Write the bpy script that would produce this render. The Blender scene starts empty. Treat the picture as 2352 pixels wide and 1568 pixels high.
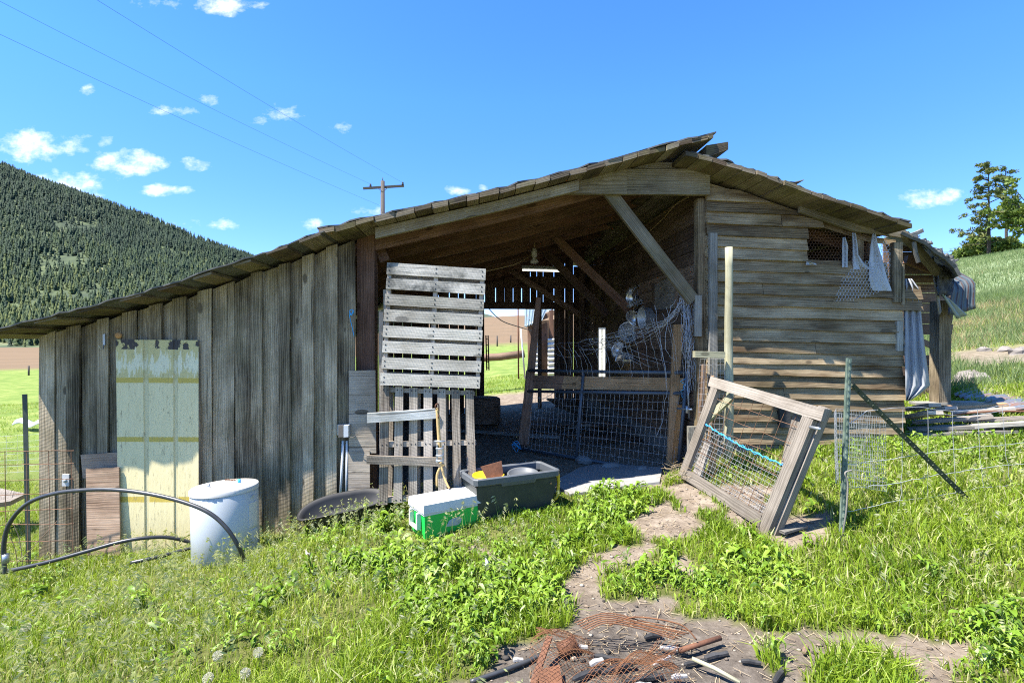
import bpy, math, random
import numpy as np
from mathutils import Vector, Matrix, noise as mnoise
random.seed(7); rng = np.random.default_rng(7)
C = bpy.context.scene.collection
R = math.radians
V = Vector
F = 1176.0; EYE = 1.6              # focal length in photo units, eye height
def W(px, py, d):                  # photo direction at depth d -> world point
    return V(((px-1176)/F*d, d, EYE+(784-py)/F*d))
TH = R(4.0); CS, SN = math.cos(TH), math.sin(TH); Y0 = 5.15
def L(u, w, z):                    # barn coordinates (along front, back into barn, up) -> world
    return V((u*CS-w*SN, Y0+u*SN+w*CS, z))
def bw(px, py, w):                 # point of the barn plane at depth w
    tx = (px-1176)/F
    return W(px, py, (w+Y0*CS)/(CS-tx*SN))
def buz(px, py, w):
    p = bw(px, py, w); return (p.x*CS+(p.y-Y0)*SN, p.z)
FRONT = L(0, -1, 0)-L(0, 0, 0)
ORG = {}
def thing(name, loc, label, cat, group=None):
    o = bpy.data.objects.new(name, None); C.objects.link(o); o.location = loc
    o.empty_display_size = .1
    ORG[o.name] = V(loc); return tag(o, label, cat, group)
def tag(o, label=None, cat=None, group=None, kind=None):
    if label: o['label'] = label
    if cat: o['category'] = cat
    if group: o['group'] = group
    if kind: o['kind'] = kind
    return o
class MB:
    def __init__(s): s.v = []; s.f = []; s.uv = []; s.r = []; s.sm = []
    def face(s, vs, uvs, r, sm=False):
        b = len(s.v); s.v += [tuple(p) for p in vs]; s.f.append(tuple(range(b, b+len(vs)))); s.uv += uvs; s.r += [r]*len(vs); s.sm.append(sm)
    def mesh(s, vs, fs, uvs, r, sm=True):        # shared vertices; uvs per vertex
        b = len(s.v); s.v += [tuple(p) for p in vs]; s.r += [r]*len(vs)
        for f in fs:
            s.f.append(tuple(b+i for i in f)); s.uv += [uvs[i] for i in f]; s.sm.append(sm)
    def hexa(s, P, grain=0, r=None, ch=.004):
        """six-sided plank from 8 corners P[i][j][k] flat list index 4i+2j+k, grain axis 0/1/2; ends and edges lightly eased"""
        r = random.random() if r is None else r
        ou, ov = random.uniform(0, 50), random.uniform(0, 50)
        P = [V(p) for p in P]
        ax = [(P[4]-P[0]).length, (P[2]-P[0]).length, (P[1]-P[0]).length]
        o = [a for a in (0, 1, 2) if a != grain]
        def uvof(ijk):
            g = ijk[grain]*ax[grain]
            return g, ijk[o[0]]*ax[o[0]], ijk[o[1]]*ax[o[1]]
        ctr = sum(P, V())/8
        for a in range(3):
            b, c = [x for x in range(3) if x != a]
            for val in (0, 1):
                vs = []; uvs = []
                for (x, y) in ((0, 0), (1, 0), (1, 1), (0, 1)):
                    ijk = [0, 0, 0]; ijk[a] = val; ijk[b] = x; ijk[c] = y
                    vs.append(P[4*ijk[0]+2*ijk[1]+ijk[2]])
                    g, m, n = uvof(ijk)
                    if a == grain: uvs.append((ou+m*.3+.11*val, ov+n))
                    elif a == o[0]: uvs.append((ou+g, ov+n+.37+val))
                    else: uvs.append((ou+g, ov+m+val*.6))
                nrm = (vs[1]-vs[0]).cross(vs[3]-vs[0])
                if nrm.dot(sum(vs, V())/4-ctr) < 0: vs.reverse(); uvs.reverse()
                s.face(vs, uvs, r)
    def box(s, c, sx, sy, sz, M=None, grain=None, r=None):
        M = M or Matrix.Identity(3); c = V(c)
        if grain is None: grain = max(range(3), key=lambda i: (sx, sy, sz)[i])
        s.hexa([c+M@V(((i-.5)*sx, (j-.5)*sy, (k-.5)*sz)) for i in (0, 1) for j in (0, 1) for k in (0, 1)], grain, r)
    def beam(s, a, b, w, h, up=(0, 0, 1), seg=1, jit=0, r=None):
        a, b = V(a), V(b); d = (b-a).normalized(); side = d.cross(V(up))
        if side.length < 1e-4: side = d.cross(V((0, 1, 0)))
        side.normalize(); u = side.cross(d)
        r = random.random() if r is None else r
        js = [V(((random.uniform(-1, 1))*jit, random.uniform(-1, 1)*jit*.5, random.uniform(-1, 1)*jit)) for _ in range(seg+1)]
        for q in range(seg):
            p0 = a.lerp(b, q/seg)+js[q]; p1 = a.lerp(b, (q+1)/seg)+js[q+1]
            s.hexa([p+side*(j-.5)*w+u*(k-.5)*h for p in (p0, p1) for j in (0, 1) for k in (0, 1)], 0, r)
    def slab(s, q, t, n=None, grain=None, r=None):   # quad TL,TR,BR,BL thickened away from n side
        q = [V(p) for p in q]
        if n is None: n = FRONT
        n = V(n)*t
        ln = ((q[1]-q[0]).length+(q[2]-q[3]).length, (q[3]-q[0]).length+(q[2]-q[1]).length)
        if grain is None: grain = 0 if ln[0] >= ln[1] else 1
        P = [q[0], q[0]-n, q[3], q[3]-n, q[1], q[1]-n, q[2], q[2]-n]
        s.hexa(P, grain, r)
    def tube(s, pts, rad, n=8, r=None, cap=True, rads=None, sm=True):
        pts = [V(p) for p in pts]; r = random.random() if r is None else r
        vs, fs, uvs = [], [], []; ref = None; dist = 0; ou = random.uniform(0, 20)
        for i, p in enumerate(pts):
            t = (pts[min(i+1, len(pts)-1)]-pts[max(i-1, 0)])
            if t.length < 1e-9: t = V((0, 0, 1))
            t.normalize()
            if ref is None:
                ref = t.orthogonal().normalized()
            ref = (ref-t*ref.dot(t))
            if ref.length < 1e-6: ref = t.orthogonal()
            ref.normalize(); b = t.cross(ref)
            rr = rads[i] if rads else rad
            if i: dist += (p-pts[i-1]).length
            for k in range(n):
                a = 2*math.pi*k/n
                vs.append(p+(ref*math.cos(a)+b*math.sin(a))*rr); uvs.append((ou+dist, k/n*2*math.pi*rr))
        for i in range(len(pts)-1):
            for k in range(n):
                fs.append((i*n+k, i*n+(k+1) % n, (i+1)*n+(k+1) % n, (i+1)*n+k))
        if cap and n > 3:
            fs.append(tuple(range(n-1, -1, -1))); fs.append(tuple((len(pts)-1)*n+k for k in range(n)))
        s.mesh(vs, fs, uvs, r, sm)
    def lathe(s, prof, M, n=24, r=None, sm=True, a0=0, a1=2*math.pi):   # prof [(radius, height)]
        r = random.random() if r is None else r
        full = abs(a1-a0-2*math.pi) < 1e-6; m = n if full else n+1
        vs, fs, uvs = [], [], []
        for (rad, h) in prof:
            for k in range(m):
                a = a0+(a1-a0)*k/n
                vs.append(M@V((rad*math.cos(a), rad*math.sin(a), h))); uvs.append((k/n*rad*6.28, h+rad))
        for i in range(len(prof)-1):
            for k in range(n):
                k2 = (k+1) % m
                fs.append((i*m+k, i*m+k2, (i+1)*m+k2, (i+1)*m+k))
        s.mesh(vs, fs, uvs, r, sm)
    def grid(s, P, r=None, sm=True, uvs=None):    # P rows of points
        r = random.random() if r is None else r
        nr, nc = len(P), len(P[0]); vs = [p for row in P for p in row]
        if uvs is None:
            uvs = []
            for row in P:
                for j in range(nc):
                    uvs.append(((V(row[j])-V(row[0])).length, (V(row[0])-V(P[0][0])).length))
        fs = [(i*nc+j, i*nc+j+1, (i+1)*nc+j+1, (i+1)*nc+j) for i in range(nr-1) for j in range(nc-1)]
        s.mesh(vs, fs, uvs, r, sm)
    def build(s, name, m, parent=None, solid=0, bevel=0, loc=None):
        me = bpy.data.meshes.new(name)
        org = ORG[parent.name] if parent is not None else (V(loc) if loc is not None else V((0, 0, 0)))
        ox, oy, oz = org
        me.from_pydata([(x-ox, y-oy, z-oz) for x, y, z in s.v], [], s.f)
        uvl = me.uv_layers.new(name='UVMap'); uvl.data.foreach_set('uv', [c for t in s.uv for c in t])
        at = me.attributes.new('rnd', 'FLOAT', 'POINT'); at.data.foreach_set('value', s.r)
        me.polygons.foreach_set('use_smooth', s.sm); me.update()
        o = bpy.data.objects.new(name, me); C.objects.link(o); me.materials.append(m)
        if parent is not None: o.parent = parent
        else: o.location = org
        ORG[o.name] = org
        if solid:
            md = o.modifiers.new('thick', 'SOLIDIFY'); md.thickness = solid; md.offset = 0
        if bevel:
            md = o.modifiers.new('ease', 'BEVEL'); md.width = bevel; md.segments = 2; md.limit_method = 'ANGLE'; md.angle_limit = R(40)
        return o
def build(fn, name, m, parent=None, **k):
    b = MB(); fn(b); return b.build(name, m, parent, **k)
def rotz(a): return Matrix.Rotation(a, 3, 'Z')
def frame3(x, y, z): return Matrix((x, y, z)).transposed()
def at4(loc, M3): return Matrix.Translation(loc) @ M3.to_4x4()
def axis4(loc, d, roll=0):           # z axis along d
    return Matrix.Translation(loc) @ V(d).to_track_quat('Z', 'Y').to_matrix().to_4x4() @ Matrix.Rotation(roll, 4, 'Z')
def spline(pts, n=8):
    pts = [V(p) for p in pts]; out = []
    for i in range(len(pts)-1):
        p0, p1, p2, p3 = pts[max(i-1, 0)], pts[i], pts[i+1], pts[min(i+2, len(pts)-1)]
        for k in range(n):
            t = k/n
            out.append(.5*((2*p1)+(p2-p0)*t+(2*p0-5*p1+4*p2-p3)*t*t+(3*p1-p0-3*p2+p3)*t**3))
    out.append(pts[-1]); return out

# ------------------------------------------------------------------ materials
def new_mat(name):
    m = bpy.data.materials.new(name); m.use_nodes = True; nt = m.node_tree
    return m, nt, nt.nodes['Principled BSDF']
def N(nt, t, ins=(), **props):
    n = nt.nodes.new('ShaderNode'+t)
    for k, v in props.items(): setattr(n, k, v)
    for k, v in dict(ins).items():
        s = n.inputs[k]
        if isinstance(v, bpy.types.NodeSocket): nt.links.new(v, s)
        else: s.default_value = v
    return n
def c4(c): return (c[0], c[1], c[2], 1)
def mth(nt, op, a, b=0.0, clamp=False):
    n = N(nt, 'Math', {0: a, 1: b}, operation=op); n.use_clamp = clamp; return n.outputs[0]
def mixc(nt, f, a, b, bt='MIX'):
    n = N(nt, 'Mix', data_type='RGBA', blend_type=bt)
    for i, v in ((0, f), (6, a), (7, b)):
        if isinstance(v, bpy.types.NodeSocket): nt.links.new(v, n.inputs[i])
        else: n.inputs[i].default_value = c4(v) if isinstance(v, (tuple, list)) else v
    return n.outputs[2]
def ramp(nt, f, stops, interp='LINEAR'):
    n = N(nt, 'ValToRGB', {0: f}); cr = n.color_ramp; cr.interpolation = interp
    while len(cr.elements) < len(stops): cr.elements.new(.5)
    for e, (p, c) in zip(cr.elements, stops):
        e.position = p; e.color = c4(c) if isinstance(c, (tuple, list)) else (c, c, c, 1)
    return n.outputs[0]
def noise(nt, vec, scale, detail=4, rough=.6):
    return N(nt, 'TexNoise', {'Vector': vec, 'Scale': scale, 'Detail': detail, 'Roughness': rough}).outputs[0]
def vmul(nt, vec, s): return N(nt, 'VectorMath', {0: vec, 1: s}, operation='MULTIPLY').outputs[0]
def uvn(nt): return N(nt, 'UVMap').outputs[0]
def objc(nt): return N(nt, 'NewGeometry').outputs['Position']
def attr(nt, name): return N(nt, 'Attribute', attribute_name=name).outputs['Fac']
def bump(nt, bs, h, strength=.5, dist=.01):
    b = N(nt, 'Bump', {'Height': h, 'Strength': strength, 'Distance': dist}); nt.links.new(b.outputs[0], bs.inputs['Normal'])
def wood(name, dark, mid, light, moss=0.0, mossc=(.10, .11, .03), warm=0.0, warmc=(.16, .07, .03), saw=.3, rough=.85, blotch=.5, bumps=.6, gscale=1.0, stain=(.62, .60, .57), stain_s=(2.2, 2.2, 2.2)):
    m, nt, bs = new_mat(name); uv = uvn(nt); rnd = attr(nt, 'rnd')
    wob = noise(nt, vmul(nt, uv, (1.6, 5, 1)), 1.0, 2)
    sep = N(nt, 'SeparateXYZ', {0: uv})
    v2 = mth(nt, 'ADD', sep.outputs[1], mth(nt, 'MULTIPLY', wob, .05))
    uvw = N(nt, 'CombineXYZ', {0: sep.outputs[0], 1: v2, 2: mth(nt, 'MULTIPLY', rnd, 7)}).outputs[0]
    fine = noise(nt, vmul(nt, uvw, (5*gscale, 230*gscale, 1)), 1.0, 3, .7)
    streak = noise(nt, vmul(nt, uvw, (.9, 34, 1)), 1.0, 4, .65)
    blot = noise(nt, vmul(nt, uvw, (2.2, 6, 1)), 1.0, 4, .6)
    rings = N(nt, 'TexWave', {'Vector': vmul(nt, uvw, (1.2, 16, 1)), 'Scale': 1.0, 'Distortion': 9.0, 'Detail': 2.0, 'Detail Scale': .7}, bands_direction='Y').outputs['Fac']
    g = mth(nt, 'ADD', mth(nt, 'MULTIPLY', fine, .42), mth(nt, 'MULTIPLY', streak, .42))
    g = mth(nt, 'ADD', g, mth(nt, 'MULTIPLY', rings, .16))
    g = mth(nt, 'ADD', g, mth(nt, 'MULTIPLY', mth(nt, 'SUBTRACT', blot, .5), blotch))
    g = mth(nt, 'ADD', g, mth(nt, 'MULTIPLY', mth(nt, 'SUBTRACT', rnd, .5), .34))
    col = ramp(nt, g, [(.2, dark), (.5, mid), (.8, light)])
    if warm:
        wm = ramp(nt, noise(nt, vmul(nt, uvw, (1.1, 5, 1)), 1.3, 3), [(.5, 0.0), (.68, 1.0)])
        col = mixc(nt, mth(nt, 'MULTIPLY', wm, warm), col, warmc)
    if moss:
        ms = ramp(nt, noise(nt, objc(nt), 2.3, 5, .7), [(.48, 0.0), (.66, 1.0)])
        col = mixc(nt, mth(nt, 'MULTIPLY', ms, moss), col, mossc)
    sn = noise(nt, vmul(nt, objc(nt), stain_s), 1.0, 5, .65)
    col = mixc(nt, 1.0, col, ramp(nt, sn, [(.30, stain), (.52, (.92, .92, .92)), (.70, (1.12, 1.12, 1.12))]), 'MULTIPLY')
    # knots
    vo = N(nt, 'TexVoronoi', {'Vector': vmul(nt, uvw, (2.1, 4.6, 1)), 'Scale': 1.0, 'Randomness': 1.0})
    kr = mth(nt, 'MULTIPLY', N(nt, 'SeparateColor', {0: vo.outputs['Color']}).outputs[0], .14)
    kn = mth(nt, 'SUBTRACT', vo.outputs['Distance'], kr)
    kf = ramp(nt, kn, [(0.0, 1.0), (.028, 0.0)])
    col = mixc(nt, mth(nt, 'MULTIPLY', kf, .9), col, tuple(x*.35 for x in mid))
    # cracks along the grain
    cr = ramp(nt, noise(nt, vmul(nt, uvw, (.8, 60, 1)), 1.0, 2, .5), [(.28, 1.0), (.33, 0.0)])
    col = mixc(nt, mth(nt, 'MULTIPLY', cr, .8), col, tuple(x*.3 for x in dark))
    nt.links.new(col, bs.inputs['Base Color']); bs.inputs['Roughness'].default_value = rough
    bs.inputs['Specular IOR Level'].default_value = .25
    h = mth(nt, 'ADD', mth(nt, 'MULTIPLY', fine, .7), mth(nt, 'MULTIPLY', streak, .8))
    h = mth(nt, 'SUBTRACT', h, mth(nt, 'MULTIPLY', cr, .9))
    if saw:
        sw = N(nt, 'TexWave', {'Vector': vmul(nt, uvw, (48, 9, 1)), 'Scale': 1.0, 'Distortion': 3.0}, bands_direction='DIAGONAL').outputs['Fac']
        h = mth(nt, 'ADD', h, mth(nt, 'MULTIPLY', sw, saw))
    bump(nt, bs, h, bumps, .008)
    return m
def plain(name, col, rough=.5, metal=0.0, var=.15, vscale=30, dirt=0.0, dirtc=(.12, .09, .06), spec=.5, bumps=0.0, dscale=4):
    m, nt, bs = new_mat(name); p = objc(nt)
    n1 = noise(nt, p, vscale, 4)
    c = mixc(nt, n1, tuple(x*(1-var) for x in col), tuple(min(1, x*(1+var)) for x in col))
    if dirt:
        d = ramp(nt, noise(nt, p, dscale, 6, .7), [(.45, 0.0), (.72, 1.0)])
        c = mixc(nt, mth(nt, 'MULTIPLY', d, dirt), c, dirtc)
    nt.links.new(c, bs.inputs['Base Color']); bs.inputs['Roughness'].default_value = rough
    bs.inputs['Metallic'].default_value = metal; bs.inputs['Specular IOR Level'].default_value = spec
    if bumps: bump(nt, bs, n1, bumps, .01)
    return m
def leafm(name, stops, trans=.35, rough=.5):
    m, nt, bs = new_mat(name)
    col = ramp(nt, attr(nt, 'rnd'), stops)
    nt.nodes.remove(bs); out = nt.nodes['Material Output']
    d = N(nt, 'BsdfPrincipled', {'Base Color': col, 'Roughness': rough, 'Specular IOR Level': .3})
    t = N(nt, 'BsdfTranslucent', {'Color': mixc(nt, 1.0, col, (1.0, 1.0, .55), 'MULTIPLY')})
    mx = N(nt, 'MixShader', {0: trans, 1: d.outputs[0], 2: t.outputs[0]})
    nt.links.new(mx.outputs[0], out.inputs[0]); return m
M = {}
M['siding'] = wood('weathered_siding', (.06, .045, .028), (.345, .278, .182), (.64, .53, .37), moss=.3, mossc=(.12, .11, .045), warm=.3, warmc=(.13, .085, .045), saw=.2, blotch=.75, stain=(.42, .40, .37), stain_s=(4.5, 4.5, .55))
M['clap'] = wood('weathered_clapboard', (.062, .041, .022), (.295, .217, .126), (.53, .412, .258), moss=.25, mossc=(.13, .11, .04), warm=.75, warmc=(.115, .064, .03), stain=(.45, .42, .38), stain_s=(.9, .9, 4.5), saw=.1, blotch=.6)
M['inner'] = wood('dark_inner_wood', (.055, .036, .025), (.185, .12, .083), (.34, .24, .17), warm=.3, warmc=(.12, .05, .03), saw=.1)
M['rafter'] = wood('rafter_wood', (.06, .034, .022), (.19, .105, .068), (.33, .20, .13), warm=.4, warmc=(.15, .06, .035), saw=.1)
M['beam'] = wood('beam_wood', (.07, .058, .038), (.22, .185, .125), (.40, .345, .25), moss=.4, mossc=(.15, .13, .05), warm=.3, warmc=(.15, .085, .04), saw=.1)
M['roofboard'] = wood('roof_board_wood', (.035, .028, .019), (.14, .112, .075), (.31, .26, .185), moss=.6, mossc=(.16, .14, .05), warm=.3, saw=.2)
M['pallet'] = wood('pallet_wood', (.20, .185, .15), (.43, .40, .335), (.58, .545, .47), saw=.1, blotch=.6, moss=.2, mossc=(.2, .22, .14))
M['palletstain'] = wood('stained_pallet_wood', (.14, .13, .11), (.40, .375, .315), (.55, .515, .45), saw=.1, blotch=.8, moss=.95, mossc=(.05, .055, .05), stain=(.35, .36, .35), stain_s=(5, 5, 5))
M['palletwarm'] = wood('pallet_brown_wood', (.13, .105, .08), (.36, .31, .245), (.53, .465, .385), saw=.1, blotch=.5)
M['grey'] = wood('silver_grey_wood', (.11, .092, .073), (.255, .22, .18), (.40, .35, .295), saw=.1, blotch=.35, gscale=.8)
M['old'] = wood('old_grey_wood', (.085, .08, .07), (.25, .235, .205), (.44, .42, .37), saw=.1, blotch=.5, moss=.15)
M['fresh'] = wood('brown_fir_wood', (.17, .09, .042), (.42, .25, .125), (.58, .385, .22), saw=.1, blotch=.3)
M['orange'] = wood('orange_wood', (.22, .10, .035), (.5, .26, .10), (.62, .38, .18), saw=.05, blotch=.3)
M['peeled'] = wood('peeled_pole_wood', (.16, .16, .10), (.36, .34, .22), (.50, .48, .33), saw=.0, blotch=.4, gscale=.6)
M['paintedwood'] = wood('chalky_white_wood', (.36, .36, .33), (.52, .52, .48), (.62, .62, .58), saw=.0, blotch=.4)
M['ply'] = wood('weathered_plywood', (.17, .10, .06), (.40, .265, .175), (.55, .40, .28), saw=.0, blotch=.7, gscale=.45)
M['plygrey'] = wood('grey_plywood', (.13, .10, .075), (.30, .25, .19), (.46, .40, .32), saw=.0, blotch=.5, gscale=.5)
M['log'] = wood('rail_log_wood', (.09, .06, .04), (.24, .16, .11), (.40, .30, .22), saw=.0)
M['galv'] = plain('galvanised_steel', (.42, .45, .48), .45, .7, .25, 40, dirt=.25, dirtc=(.2, .2, .2))
M['wire'] = plain('galvanised_wire', (.55, .56, .58), .45, .45, .2, 60)
M['darkwire'] = plain('dull_wire', (.16, .14, .12), .6, .4, .3, 60)
M['rust'] = plain('rust', (.15, .062, .03), .8, .1, .5, 25, dirt=.6, dirtc=(.06, .035, .025), bumps=.4)
M['rustbright'] = plain('orange_rust', (.20, .085, .035), .8, .1, .5, 25, dirt=.4, dirtc=(.10, .05, .03), bumps=.3)
M['rustwire'] = plain('rusty_wire', (.23, .12, .065), .8, .2, .45, 40, dirt=.4, dirtc=(.12, .09, .07))
M['gate'] = plain('grey_gate_paint', (.085, .105, .13), .5, .2, .2, 30, dirt=.3, dirtc=(.16, .15, .13))
M['alum'] = plain('spun_aluminium', (.74, .74, .72), .32, .7, .15, 20, dirt=.15, dirtc=(.3, .28, .24))
M['potm'] = plain('dull_aluminium_pot', (.55, .55, .53), .5, .4, .12, 20, dirt=.3, dirtc=(.36, .34, .3))
M['whitepaint'] = plain('white_enamel', (.50, .525, .54), .42, 0, .04, 6, dirt=.35, dirtc=(.50, .50, .44))
M['whitetop'] = plain('white_lid_enamel', (.60, .58, .54), .5, 0, .05, 8, dirt=.5, dirtc=(.55, .46, .36))
M['blackplastic'] = plain('black_plastic', (.014, .014, .015), .6, 0, .2, 12, dirt=.4, dirtc=(.045, .04, .035))
M['pipe'] = plain('black_poly_pipe', (.035, .037, .04), .38, 0, .2, 12, dirt=.3, dirtc=(.15, .15, .14))
M['totebody'] = plain('dark_green_plastic', (.028, .036, .035), .42, 0, .15, 8, dirt=.25, dirtc=(.12, .115, .10))
M['toterim'] = plain('dusty_grey_plastic', (.09, .10, .11), .5, 0, .15, 14, dirt=.4, dirtc=(.2, .19, .175))
M['yellow'] = plain('yellow_plastic', (.80, .50, .02), .45, 0, .06, 10, dirt=.15)
M['greenp'] = plain('bright_green_plastic', (.012, .50, .075), .4, 0, .06, 6, dirt=.12, dirtc=(.05, .25, .06))
M['whitep'] = plain('white_plastic', (.62, .61, .59), .45, 0, .04, 10, dirt=.4, dirtc=(.52, .49, .44), dscale=9)
M['greyp'] = plain('grey_plastic', (.42, .45, .45), .5, 0, .08, 10)
M['pvc'] = plain('grey_conduit', (.55, .58, .60), .5, 0, .08, 20, dirt=.2)
M['blue'] = plain('blue_twine', (.05, .38, .70), .7, 0, .25, 50)
M['strap'] = plain('tan_webbing', (.55, .38, .16), .85, 0, .25, 60)
M['cloth'] = plain('torn_plastic_sheeting', (.42, .45, .47), .55, 0, .1, 12, dirt=.5, dirtc=(.27, .27, .26))
M['tarp'] = plain('grey_tarp', (.30, .31, .32), .8, 0, .2, 8, dirt=.5, dirtc=(.15, .14, .13), bumps=.2)
M['concrete'] = plain('old_concrete', (.25, .245, .235), .9, 0, .15, 14, dirt=.5, dirtc=(.16, .15, .13), bumps=.3)
M['rock'] = plain('field_rock', (.21, .185, .16), .9, 0, .3, 6, dirt=.4, dirtc=(.2, .17, .14), bumps=.5)
M['char'] = plain('charred_wood', (.02, .02, .021), .8, 0, .4, 14, dirt=.5, dirtc=(.13, .125, .12), bumps=.6)
M['ash'] = plain('white_ash_chunk', (.34, .32, .295), .95, 0, .25, 14, dirt=.5, dirtc=(.3, .27, .24), bumps=.5)
M['rope'] = plain('grey_rope', (.20, .185, .155), .9, 0, .2, 60)
M['tee'] = plain('green_steel_post', (.10, .14, .105), .6, .1, .2, 20, dirt=.75, dirtc=(.30, .36, .28), dscale=14)
M['teedark'] = plain('dark_green_steel_post', (.045, .06, .04), .55, .1, .25, 20, dirt=.4, dirtc=(.16, .17, .13), dscale=14)
M['ceramic'] = plain('white_ceramic', (.55, .52, .46), .4, 0, .1, 20)
M['roofing'] = plain('old_roofing_felt', (.07, .072, .07), .85, 0, .4, 9, dirt=.55, dirtc=(.22, .22, .20), bumps=.5)
M['polewood'] = plain('creosote_pole', (.07, .058, .05), .85, 0, .3, 12)
M['cable'] = plain('power_cable', (.03, .03, .035), .6, 0, .1, 10)
M['tan_cable'] = plain('tan_cable', (.42, .30, .13), .7, 0, .2, 30)
def tubelamp(name, s):
    m, nt, bs = new_mat(name); bs.inputs['Base Color'].default_value = (.8, .8, .75, 1)
    bs.inputs['Emission Color'].default_value = (1, .96, .84, 1); bs.inputs['Emission Strength'].default_value = s; return m
M['tube'] = tubelamp('fluorescent_tube', .42)
def corrugated(name, base, rustf, rustc=(.24, .085, .03), metal=.6):
    m, nt, bs = new_mat(name); p = objc(nt); uv = uvn(nt)
    n1 = noise(nt, p, 6, 5, .7)
    st = noise(nt, vmul(nt, uv, (14, .5, 1)), 1.0, 3)
    f = ramp(nt, mth(nt, 'ADD', mth(nt, 'MULTIPLY', n1, .5), mth(nt, 'MULTIPLY', st, .5)), [(.58-rustf*.35, 0.0), (.70-rustf*.35, 1.0)])
    c = mixc(nt, noise(nt, p, 25, 4), tuple(x*.8 for x in base), tuple(x*1.15 for x in base))
    c = mixc(nt, f, c, rustc); nt.links.new(c, bs.inputs['Base Color'])
    nt.links.new(mth(nt, 'MULTIPLY', mth(nt, 'SUBTRACT', 1.0, f), metal), bs.inputs['Metallic'])
    bs.inputs['Roughness'].default_value = .5; return m
M['corr'] = corrugated('corrugated_steel', (.26, .33, .36), .12)
M['ribbed'] = None
M['corrrust'] = corrugated('rusty_corrugated_steel', (.22, .24, .26), .34, (.19, .10, .06))
M['corrwhite'] = corrugated('pale_corrugated_steel', (.66, .65, .62), .1, metal=.2)
# ------------------------------------------------------------------ light, sky, camera
SUN = V((-.50, -.23, 1.0)).normalized()           # towards the sun
sc = bpy.context.scene
wd = bpy.data.worlds.new('World'); sc.world = wd; wd.use_nodes = True
nt = wd.node_tree; bg = nt.nodes['Background']
sky = N(nt, 'TexSky', sky_type='NISHITA', sun_disc=False, sun_elevation=math.asin(SUN.z), sun_rotation=math.atan2(SUN.x, SUN.y), altitude=1500.0, air_density=1.0, dust_density=.15, ozone_density=3.0)
hs = N(nt, 'HueSaturation', {'Hue': .512, 'Saturation': 1.22, 'Value': 1.0, 'Color': sky.outputs[0]})
gen = N(nt, 'TexCoord').outputs['Generated']; sp = N(nt, 'SeparateXYZ', {0: gen})
dy = mth(nt, 'MAXIMUM', sp.outputs[1], .02)
cx = mth(nt, 'DIVIDE', sp.outputs[0], dy); cz = mth(nt, 'DIVIDE', sp.outputs[2], dy)
pv = N(nt, 'CombineXYZ', {0: cx, 1: mth(nt, 'MULTIPLY', cz, 1.6), 2: 0.0}).outputs[0]
cn = noise(nt, pv, 12.0, 9, .66); cn2 = noise(nt, pv, 26.0, 5, .6)
tot = None
for (px, py, a, b, g) in [(95, 335, 118, 40, 1), (290, 372, 92, 30, 1), (150, 425, 120, 42, 1), (447, 376, 36, 18, 1), (385, 438, 62, 14, .8), (405, 256, 58, 15, .7),
        (640, 265, 62, 28, .9), (482, 228, 30, 15, .6), (468, 516, 74, 13, .8), (718, 516, 28, 17, .9), (520, 12, 72, 24, .9), (350, 10, 66, 16, .6), (1050, 438, 30, 12, .8),
        (2170, 456, 92, 24, .8), (198, 210, 18, 14, .6), (240, 325, 24, 15, .8), (1110, 430, 14, 9, .6), (800, 300, 26, 12, .3), (2215, 530, 30, 10, .5), (860, 485, 40, 12, .4)]:
    ex = mth(nt, 'DIVIDE', mth(nt, 'SUBTRACT', cx, (px-1176)/F), a/F); ez = mth(nt, 'DIVIDE', mth(nt, 'SUBTRACT', cz, (784-py)/F), b/F)
    d = mth(nt, 'ADD', mth(nt, 'MULTIPLY', ex, ex), mth(nt, 'MULTIPLY', ez, ez))
    v = mth(nt, 'MULTIPLY', mth(nt, 'SUBTRACT', 1.0, d), g)
    tot = v if tot is None else mth(nt, 'MAXIMUM', tot, v)
tot = mth(nt, 'MAXIMUM', tot, -2.6)
dens = mth(nt, 'ADD', tot, mth(nt, 'MULTIPLY', mth(nt, 'SUBTRACT', cn, .52), 5.5))
dens = mth(nt, 'ADD', dens, mth(nt, 'MULTIPLY', mth(nt, 'SUBTRACT', cn2, .5), 2.6))
fm = ramp(nt, mth(nt, 'MULTIPLY', dens, .62), [(.0, 0.0), (.35, .22), (1.0, .86)])
fm = mth(nt, 'MULTIPLY', fm, mth(nt, 'GREATER_THAN', sp.outputs[1], .03))
ccol = ramp(nt, cn2, [(.3, (3.0, 3.25, 3.8)), (.7, (4.3, 4.3, 4.45))])
nt.links.new(mixc(nt, fm, mixc(nt, 1.0, mixc(nt, 1.0, hs.outputs[0], (.68, .92, .90), 'MULTIPLY'), ramp(nt, sp.outputs[2], [(0, (.80, .62, .85)), (.12, (.84, .70, .92)), (.42, (1, 1, 1))]), 'MULTIPLY'), ccol), bg.inputs[0]); bg.inputs[1].default_value = .135
sl = bpy.data.lights.new('sun', 'SUN'); sl.energy = 4.4; sl.angle = R(.53); sl.color = (1, .955, .88)
so = bpy.data.objects.new('sun', sl); C.objects.link(so); so.rotation_euler = SUN.to_track_quat('Z', 'Y').to_euler()
sc.view_settings.view_transform = 'Standard'; sc.view_settings.look = 'None'; sc.view_settings.exposure = 1.68; sc.view_settings.gamma = 1
cam = bpy.data.cameras.new('camera'); cam.sensor_width = 36; cam.lens = 18; cam.clip_end = 9000; cam.clip_start = .05
co = bpy.data.objects.new('camera', cam); C.objects.link(co); co.location = (0, 0, EYE); co.rotation_euler = (R(90), 0, 0); sc.camera = co
sc.cycles.max_bounces = 9; sc.cycles.diffuse_bounces = 7; sc.cycles.filter_width = 1.1; sc.cycles.glossy_bounces = 3; sc.cycles.transmission_bounces = 4
sc.cycles.use_adaptive_sampling = False
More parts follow.
